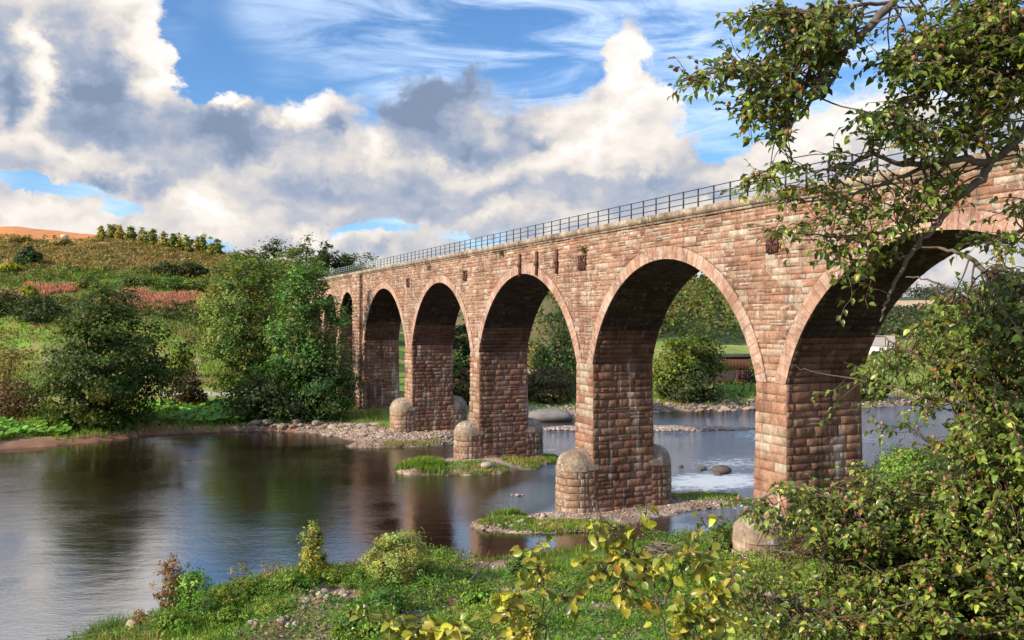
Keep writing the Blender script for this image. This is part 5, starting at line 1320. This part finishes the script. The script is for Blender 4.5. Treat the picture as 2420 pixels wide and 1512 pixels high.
# the overhanging beech: its trunk stands just outside the frame
base1 = np.array([5.2, 5.6, gz(5.2, 5.6) - .1])
BG = [
    ([(3150, 420, 5.6), (2800, 60, 5.6), (2600, 160, 5.5), (2480, 260, 5.4), (2419, 305, 5.3), (2385, 352, 5.2), (2330, 383, 5.2), (2260, 375, 5.1), (2190, 384, 5.0), (2120, 386, 5.0), (2060, 366, 4.95), (1990, 394, 4.9), (1925, 410, 4.9)], .040, .005),
    ([(2335, 382, 5.2), (2318, 425, 5.15), (2262, 462, 5.1), (2225, 515, 5.05), (2180, 565, 5.0), (2150, 602, 5.0), (2122, 655, 5.0), (2092, 718, 5.0), (2080, 760, 5.0)], .027, .005),
    ([(2260, 376, 5.1), (2180, 398, 5.05), (2100, 428, 5.0), (2040, 452, 5.0), (1985, 470, 4.95), (1900, 476, 4.9), (1840, 466, 4.9)], .015, .004),
    ([(2900, 100, 5.4), (2620, 160, 5.3), (2419, 205, 5.2), (2350, 200, 5.1), (2290, 168, 5.0), (2240, 172, 5.0), (2190, 215, 5.0), (2130, 262, 4.9), (2080, 292, 4.9)], .026, .005),
    ([(2760, -420, 5.5), (2420, -260, 5.3), (2200, -90, 5.2), (2105, 8, 5.1), (2045, 72, 5.0), (1990, 128, 5.0), (1962, 172, 5.0), (1905, 196, 4.9), (1830, 172, 4.85), (1720, 164, 4.8), (1650, 182, 4.8), (1612, 192, 4.8)], .034, .004),
    ([(1990, 128, 5.0), (1962, 200, 4.95), (1910, 250, 4.9), (1868, 288, 4.9), (1850, 330, 4.85), (1870, 380, 4.8), (1830, 412, 4.8), (1785, 428, 4.8)], .013, .003),
    ([(2105, 8, 5.1), (2010, 14, 5.0), (1930, 28, 4.9), (1840, 34, 4.85), (1770, 40, 4.8), (1730, 43, 4.8)], .012, .003),
    ([(2700, -60, 5.2), (2480, 40, 5.1), (2350, 82, 5.0), (2230, 96, 5.0), (2150, 124, 4.9), (2090, 150, 4.9)], .024, .004),
    ([(2690, -320, 5.3), (2440, -120, 5.2), (2330, 0, 5.1), (2280, 70, 5.0), (2220, 110, 5.0)], .022, .004),
    ([(2225, 515, 5.05), (2130, 535, 5.0), (2060, 552, 5.0), (1980, 560, 4.9), (1900, 553, 4.85), (1815, 545, 4.8)], .010, .003),
    ([(2150, 602, 5.0), (2080, 622, 5.0), (2010, 612, 4.95), (1940, 590, 4.9)], .007, .002),
    ([(2419, 250, 5.2), (2360, 270, 5.1), (2290, 318, 5.0), (2220, 330, 5.0), (2140, 310, 5.0)], .014, .003),
    ([(3000, 400, 5.6), (2650, 470, 5.4), (2500, 500, 5.3), (2419, 545, 5.2), (2360, 568, 5.1), (2300, 572, 5.05), (2270, 580, 5.0)], .020, .003),
]
SP = [(1655, 183, 46, 11, 4.8, 1.6), (1735, 161, 52, 16, 4.8, 1.6), (1795, 172, 40, 22, 4.85, 1.3), (1780, 40, 48, 12, 4.8, 1.3), (1860, 42, 66, 30, 4.9, 1.1), (1960, 50, 80, 42, 5, 1.1), (1895, 108, 70, 40, 4.95, 1.2), (1960, 120, 44, 44, 5, 1.1),
      (1838, 208, 52, 34, 4.9, 1.3), (1785, 262, 34, 26, 4.85, 1.5), (1872, 238, 42, 26, 4.9, 1.2), (1935, 205, 26, 22, 4.95, 1), (1838, 325, 28, 20, 4.85, 1.3), (1850, 285, 30, 16, 4.85, 1.2), (1800, 425, 40, 11, 4.8, 1.4), (1838, 392, 20, 16, 4.8, 1.3),
      (2120, 150, 50, 34, 4.9, 1), (2200, 108, 80, 50, 5, 1.05), (2300, 75, 90, 70, 5.1, 1.1), (2385, 120, 60, 110, 5.1, 1.1), (2255, 185, 90, 40, 5, 1.0), (2350, 235, 80, 50, 5.1, 1.1), (2160, 225, 40, 30, 5, .9), (2085, 265, 40, 24, 4.9, 1.1), (2135, 295, 50, 30, 4.95, .9),
      (2205, 322, 70, 40, 5, .95), (2300, 315, 60, 34, 5.1, .9), (2060, 335, 24, 20, 4.9, .8), (1962, 378, 34, 14, 4.9, .7), (1905, 392, 28, 12, 4.85, .7), (2010, 402, 40, 13, 4.9, .7), (2080, 402, 36, 14, 5, .6), (1880, 450, 30, 10, 4.9, .8), (1960, 446, 38, 15, 4.95, .8), (1850, 462, 24, 8, 4.9, 1.2),
      (2235, 430, 54, 34, 5.1, .75), (2160, 468, 50, 24, 5.05, .7), (2080, 490, 50, 24, 5, .75), (2000, 508, 48, 20, 4.95, .8), (1930, 532, 40, 14, 4.9, .9), (1845, 545, 30, 9, 4.8, 1.3), (2205, 500, 24, 20, 5.05, .6), (2130, 540, 40, 20, 5, .8), (2050, 568, 48, 18, 5, .9), (1965, 585, 34, 16, 4.9, 1.0),
      (2078, 622, 34, 22, 5, .8), (2000, 622, 34, 14, 4.95, .8), (2045, 690, 36, 16, 5, .35), (2350, 566, 56, 20, 5.1, 1.0), (2400, 480, 24, 18, 5.2, .6), (2395, 345, 16, 50, 5.2, .5), (2400, 20, 40, 40, 5.1, 1), (2150, 20, 40, 20, 5.1, .6),
      (2480, 110, 70, 110, 5.2, .7), (2580, 190, 80, 90, 5.4, .6), (2540, 20, 80, 70, 5.2, .7), (2680, 40, 100, 90, 5.4, .5), (2560, -120, 120, 80, 5.2, .6), (2400, -120, 110, 70, 5.2, .7), (2230, -90, 90, 60, 5.2, .6), (2680, -260, 120, 90, 5.4, .5), (2560, 400, 70, 60, 5.4, .5), (2600, 490, 90, 40, 5.4, .6), (2480, 500, 60, 34, 5.3, .6), (2800, 120, 90, 90, 5.5, .5), (2820, -120, 120, 100, 5.5, .5), (2720, 330, 80, 60, 5.6, .4), (2900, 260, 90, 80, 5.6, .4)]
GREENS = [((.15, .22, .032), 5), ((.18, .25, .038), 3.5), ((.09, .14, .026), 3), ((.27, .30, .045), 1.4), ((.30, .25, .03), .25), ((.30, .13, .03), .28)]
beech('beech_tree', 'large green beech hanging its branches over the nearest arch', 'tree', base1, BG, SP, 401, .047, GREENS, 16.5, .16, .34, .17,
      trunk=([base1 + np.array([0, 0, -.4]), base1 + np.array([.02, 0, 1.5]), base1 + np.array([-.02, .1, 3.4]), P(3150, 420, 5.6) + np.array([.1, 0, .6]), P(2900, -100, 5.6), P(2760, -420, 5.5), P(2700, -900, 5.5)], .30, .10))

# the beech thicket below it
base2 = np.array([4.6, 6.4, gz(4.6, 6.4) - .1])
BL = [
    ([(2700, 1950, 6.4), (2560, 1500, 6.3), (2480, 1000, 6.3), (2419, 700, 6.3), (2330, 640, 6.3), (2262, 597, 6.4), (2215, 586, 6.5), (2160, 580, 6.5)], .040, .004),
    ([(2480, 1000, 6.3), (2419, 780, 6.4), (2340, 730, 6.4), (2260, 690, 6.5), (2190, 660, 6.6), (2140, 655, 6.7)], .020, .004),
    ([(2560, 1500, 6.3), (2450, 960, 6.3), (2330, 930, 6.4), (2230, 880, 6.5), (2150, 830, 6.6), (2090, 800, 6.7), (2060, 790, 6.7)], .020, .003),
    ([(2560, 1300, 6.3), (2400, 990, 6.4), (2290, 962, 6.5), (2180, 935, 6.6), (2080, 905, 6.7), (2000, 893, 6.8), (1900, 872, 6.8), (1880, 860, 6.8)], .018, .002),
    ([(2700, 1950, 6.4), (2500, 1480, 6.4), (2360, 1280, 6.5), (2230, 1190, 6.6), (2100, 1170, 6.7), (1980, 1175, 6.8), (1880, 1150, 6.8), (1790, 1180, 6.9), (1720, 1190, 6.9)], .030, .003),
    ([(2680, 2050, 6.2), (2480, 1650, 6.3), (2300, 1470, 6.4), (2150, 1380, 6.5), (2000, 1330, 6.6), (1880, 1310, 6.7), (1790, 1290, 6.8)], .028, .003),
    ([(2680, 2050, 6.2), (2420, 1720, 6.2), (2200, 1560, 6.3), (2020, 1480, 6.4), (1880, 1430, 6.5), (1770, 1400, 6.6), (1720, 1370, 6.6)], .026, .003),
    ([(2480, 1000, 6.3), (2440, 1080, 6.3), (2380, 1130, 6.4), (2300, 1100, 6.5), (2220, 1060, 6.6), (2150, 1010, 6.6)], .016, .003),
]
SL = [(2335, 745, 80, 46, 6.4, .95), (2250, 715, 50, 22, 6.5, .8), (2385, 670, 50, 40, 6.3, .9), (2205, 775, 50, 26, 6.6, .7), (2120, 850, 60, 24, 6.7, .75), (2040, 885, 50, 14, 6.8, .6), (1985, 955, 36, 8, 6.8, .25), (1915, 930, 30, 8, 6.8, .2), (2065, 930, 40, 14, 6.8, .5), (2330, 850, 90, 50, 6.4, 1.0),
      (2250, 895, 50, 34, 6.5, .7), (2195, 955, 42, 20, 6.6, .6), (2130, 1010, 40, 16, 6.6, .4), (2350, 960, 80, 60, 6.4, 1.0), (2385, 1070, 60, 70, 6.3, 1.1), (2280, 1050, 40, 46, 6.5, .8), (2200, 1060, 34, 24, 6.6, .5),
      (1775, 1190, 60, 14, 6.9, .8), (1860, 1146, 26, 11, 6.8, .9), (1905, 1168, 44, 18, 6.8, 1.1), (1975, 1185, 54, 24, 6.8, 1.2), (2050, 1150, 44, 28, 6.7, 1.0), (2100, 1200, 60, 40, 6.7, 1.2), (2200, 1180, 74, 50, 6.6, 1.2), (2300, 1200, 84, 74, 6.5, 1.2), (2390, 1230, 54, 84, 6.4, 1.2),
      (1805, 1230, 36, 12, 6.8, .5), (1880, 1225, 54, 20, 6.8, .8), (1955, 1265, 50, 30, 6.7, 1.1), (2050, 1285, 74, 44, 6.6, 1.2), (2170, 1300, 84, 64, 6.5, 1.25), (2300, 1340, 94, 84, 6.4, 1.25), (2390, 1400, 70, 100, 6.3, 1.25), (2200, 1420, 100, 74, 6.4, 1.25),
      (2085, 1400, 70, 54, 6.5, .9), (1975, 1390, 50, 40, 6.6, .75), (1870, 1375, 44, 30, 6.7, .5), (1785, 1395, 44, 40, 6.7, .6), (1840, 1460, 64, 40, 6.6, 1.0), (1935, 1490, 60, 28, 6.5, .9), (2065, 1490, 80, 34, 6.4, 1.1), (2200, 1490, 94, 34, 6.3, 1.2), (2350, 1500, 94, 34, 6.2, 1.2), (1745, 1450, 34, 40, 6.7, .8),
      (2470, 760, 60, 80, 6.3, .8), (2480, 930, 70, 90, 6.3, .8), (2500, 1120, 80, 100, 6.3, .9), (2520, 1320, 90, 110, 6.3, .9), (2540, 1500, 100, 90, 6.3, .9), (2600, 1400, 80, 120, 6.3, .6), (2450, 1620, 130, 60, 6.3, .8), (2620, 1640, 100, 100, 6.3, .6), (2200, 1580, 150, 40, 6.3, .7)]
GL = [((.15, .22, .034), 4), ((.20, .27, .042), 4), ((.10, .16, .030), 2.5), ((.31, .34, .055), 1.8), ((.36, .31, .05), .45), ((.33, .16, .04), .22)]
beech('beech_thicket', 'dense green beech thicket with brown nuts under the overhanging tree', 'bush', base2, BL, SL, 402, .055, GL, 24.0, .30, .55, .20,
      trunk=([base2 + np.array([.3, 0, -.4]), base2 + np.array([.35, 0, .6]), P(2700, 1950, 6.4), P(2620, 1600, 6.35)], .12, .05))

# yellow beech shoots in front
YL = [((.36, .35, .04), 4), ((.26, .30, .04), 3), ((.46, .39, .055), 2.4), ((.46, .27, .035), .35), ((.14, .19, .03), 1.6)]
def shoots(label, base_px, boughs, spots, seed, depth, dens=10, cols=YL, leaf=.054, nutp=.05, twig=.07):
    X = (base_px - CX) / F * depth; base = np.array([X, depth, gz(X, depth) - .1])
    by = (HC - base[2]) / depth * F + CY; q0 = boughs[0][0][0]
    stem = [(base_px, by, depth)] + [(base_px + (q0[0] - base_px) * t ** 1.6, by + (q0[1] - by) * t, depth + (q0[2] - depth) * t) for t in (.3, .55, .75, .88, .96)]
    return beech('beech_sapling', label, 'sapling', base, [(stem + b[0] if i == 0 else b[0], b[1], b[2]) for i, b in enumerate(boughs)], spots, seed, leaf, cols, dens * .55, .04, nutp, twig, facing=(-.35, -.75, .55))
D1 = 4.0
shoots('thin yellow green beech shoot with the leaf tuft nearest the willow bush', 1300, [([(1291, 1490, D1), (1284, 1407, D1), (1279, 1320, D1), (1275, 1256, D1)], .006, .002), ([(1290, 1480, D1), (1240, 1430, 3.95), (1215, 1404, 3.9), (1185, 1390, 3.9)], .004, .0015), ([(1288, 1450, D1), (1330, 1415, D1), (1356, 1395, D1)], .003, .0015)],
       [(1278, 1345, 20, 16, D1, 2.2), (1300, 1275, 8, 6, D1, 3), (1262, 1300, 6, 6, D1, 3), (1282, 1385, 26, 14, D1, 1.2), (1200, 1405, 30, 14, 3.9, 1.6), (1230, 1440, 30, 22, 3.95, 1.6), (1340, 1415, 28, 18, D1, 1.4), (1240, 1490, 30, 20, 3.95, 1.5)], 411, D1, 11)
D2 = 3.9
shoots('forked yellow beech sapling reaching up before the nearest pier island', 1600, [([(1574, 1512, D2), (1560, 1431, D2), (1531, 1353, D2), (1506, 1321, D2), (1463, 1263, D2), (1428, 1224, D2), (1405, 1185, D2), (1381, 1158, D2)], .009, .002),
       ([(1560, 1435, D2), (1590, 1380, D2), (1624, 1325, D2), (1637, 1290, D2), (1651, 1251, D2), (1668, 1216, D2)], .006, .0018), ([(1506, 1321, D2), (1498, 1285, D2), (1502, 1247, D2), (1520, 1210, D2), (1529, 1185, D2)], .004, .0015), ([(1531, 1353, D2), (1480, 1345, D2), (1430, 1330, D2)], .004, .0015), ([(1556, 1420, D2), (1500, 1390, D2), (1460, 1370, D2)], .004, .0015)],
       [(1420, 1235, 20, 12, D2, 1.4), (1450, 1268, 24, 14, D2, 1.5), (1490, 1310, 32, 18, D2, 1.6), (1500, 1250, 20, 12, D2, 1.6), (1524, 1200, 14, 12, D2, 1.4), (1440, 1338, 34, 18, D2, 1.7), (1400, 1340, 16, 14, D2, 1.2), (1520, 1350, 26, 18, D2, 1.4), (1470, 1390, 32, 18, D2, 1.5), (1510, 1405, 24, 14, D2, 1.2), (1640, 1318, 32, 22, D2, 1.7), (1672, 1248, 12, 8, D2, 2), (1660, 1222, 8, 6, D2, 2), (1600, 1360, 22, 16, D2, 1.2), (1545, 1460, 22, 14, D2, .8), (1575, 1300, 18, 12, D2, .7)], 412, D2, 12)
D3 = 3.6
shoots('low yellow beech branch drooping across the foot of the picture', 1130, [([(1128, 1590, D3), (1105, 1520, D3), (1053, 1487, D3), (990, 1474, D3), (936, 1466, D3), (880, 1458, D3), (819, 1440, D3)], .006, .002)],
       [(860, 1458, 16, 8, D3, 1.6), (930, 1480, 30, 14, D3, 1.6), (985, 1476, 34, 16, D3, 1.8), (1050, 1492, 34, 16, D3, 1.8), (1085, 1470, 20, 12, D3, 1.4), (1020, 1506, 34, 10, D3, 1.4), (1110, 1505, 30, 10, D3, 1.4)], 413, D3, 12, leaf=.054)
D4 = 4.6
shoots('golden leaved beech shoot beside the green thicket', 1690, [([(1650, 1500, D4), (1680, 1445, D4), (1709, 1400, D4), (1735, 1350, D4), (1745, 1320, D4)], .006, .002), ([(1650, 1500, D4), (1620, 1470, D4), (1600, 1450, D4)], .004, .0015)],
       [(1700, 1400, 34, 24, D4, 1.7), (1740, 1345, 16, 22, D4, 1.5), (1660, 1450, 34, 24, D4, 1.6), (1610, 1450, 24, 18, D4, 1.3), (1700, 1470, 34, 24, D4, 1.3), (1640, 1500, 34, 16, D4, 1.3)], 414, D4, 12, leaf=.058)
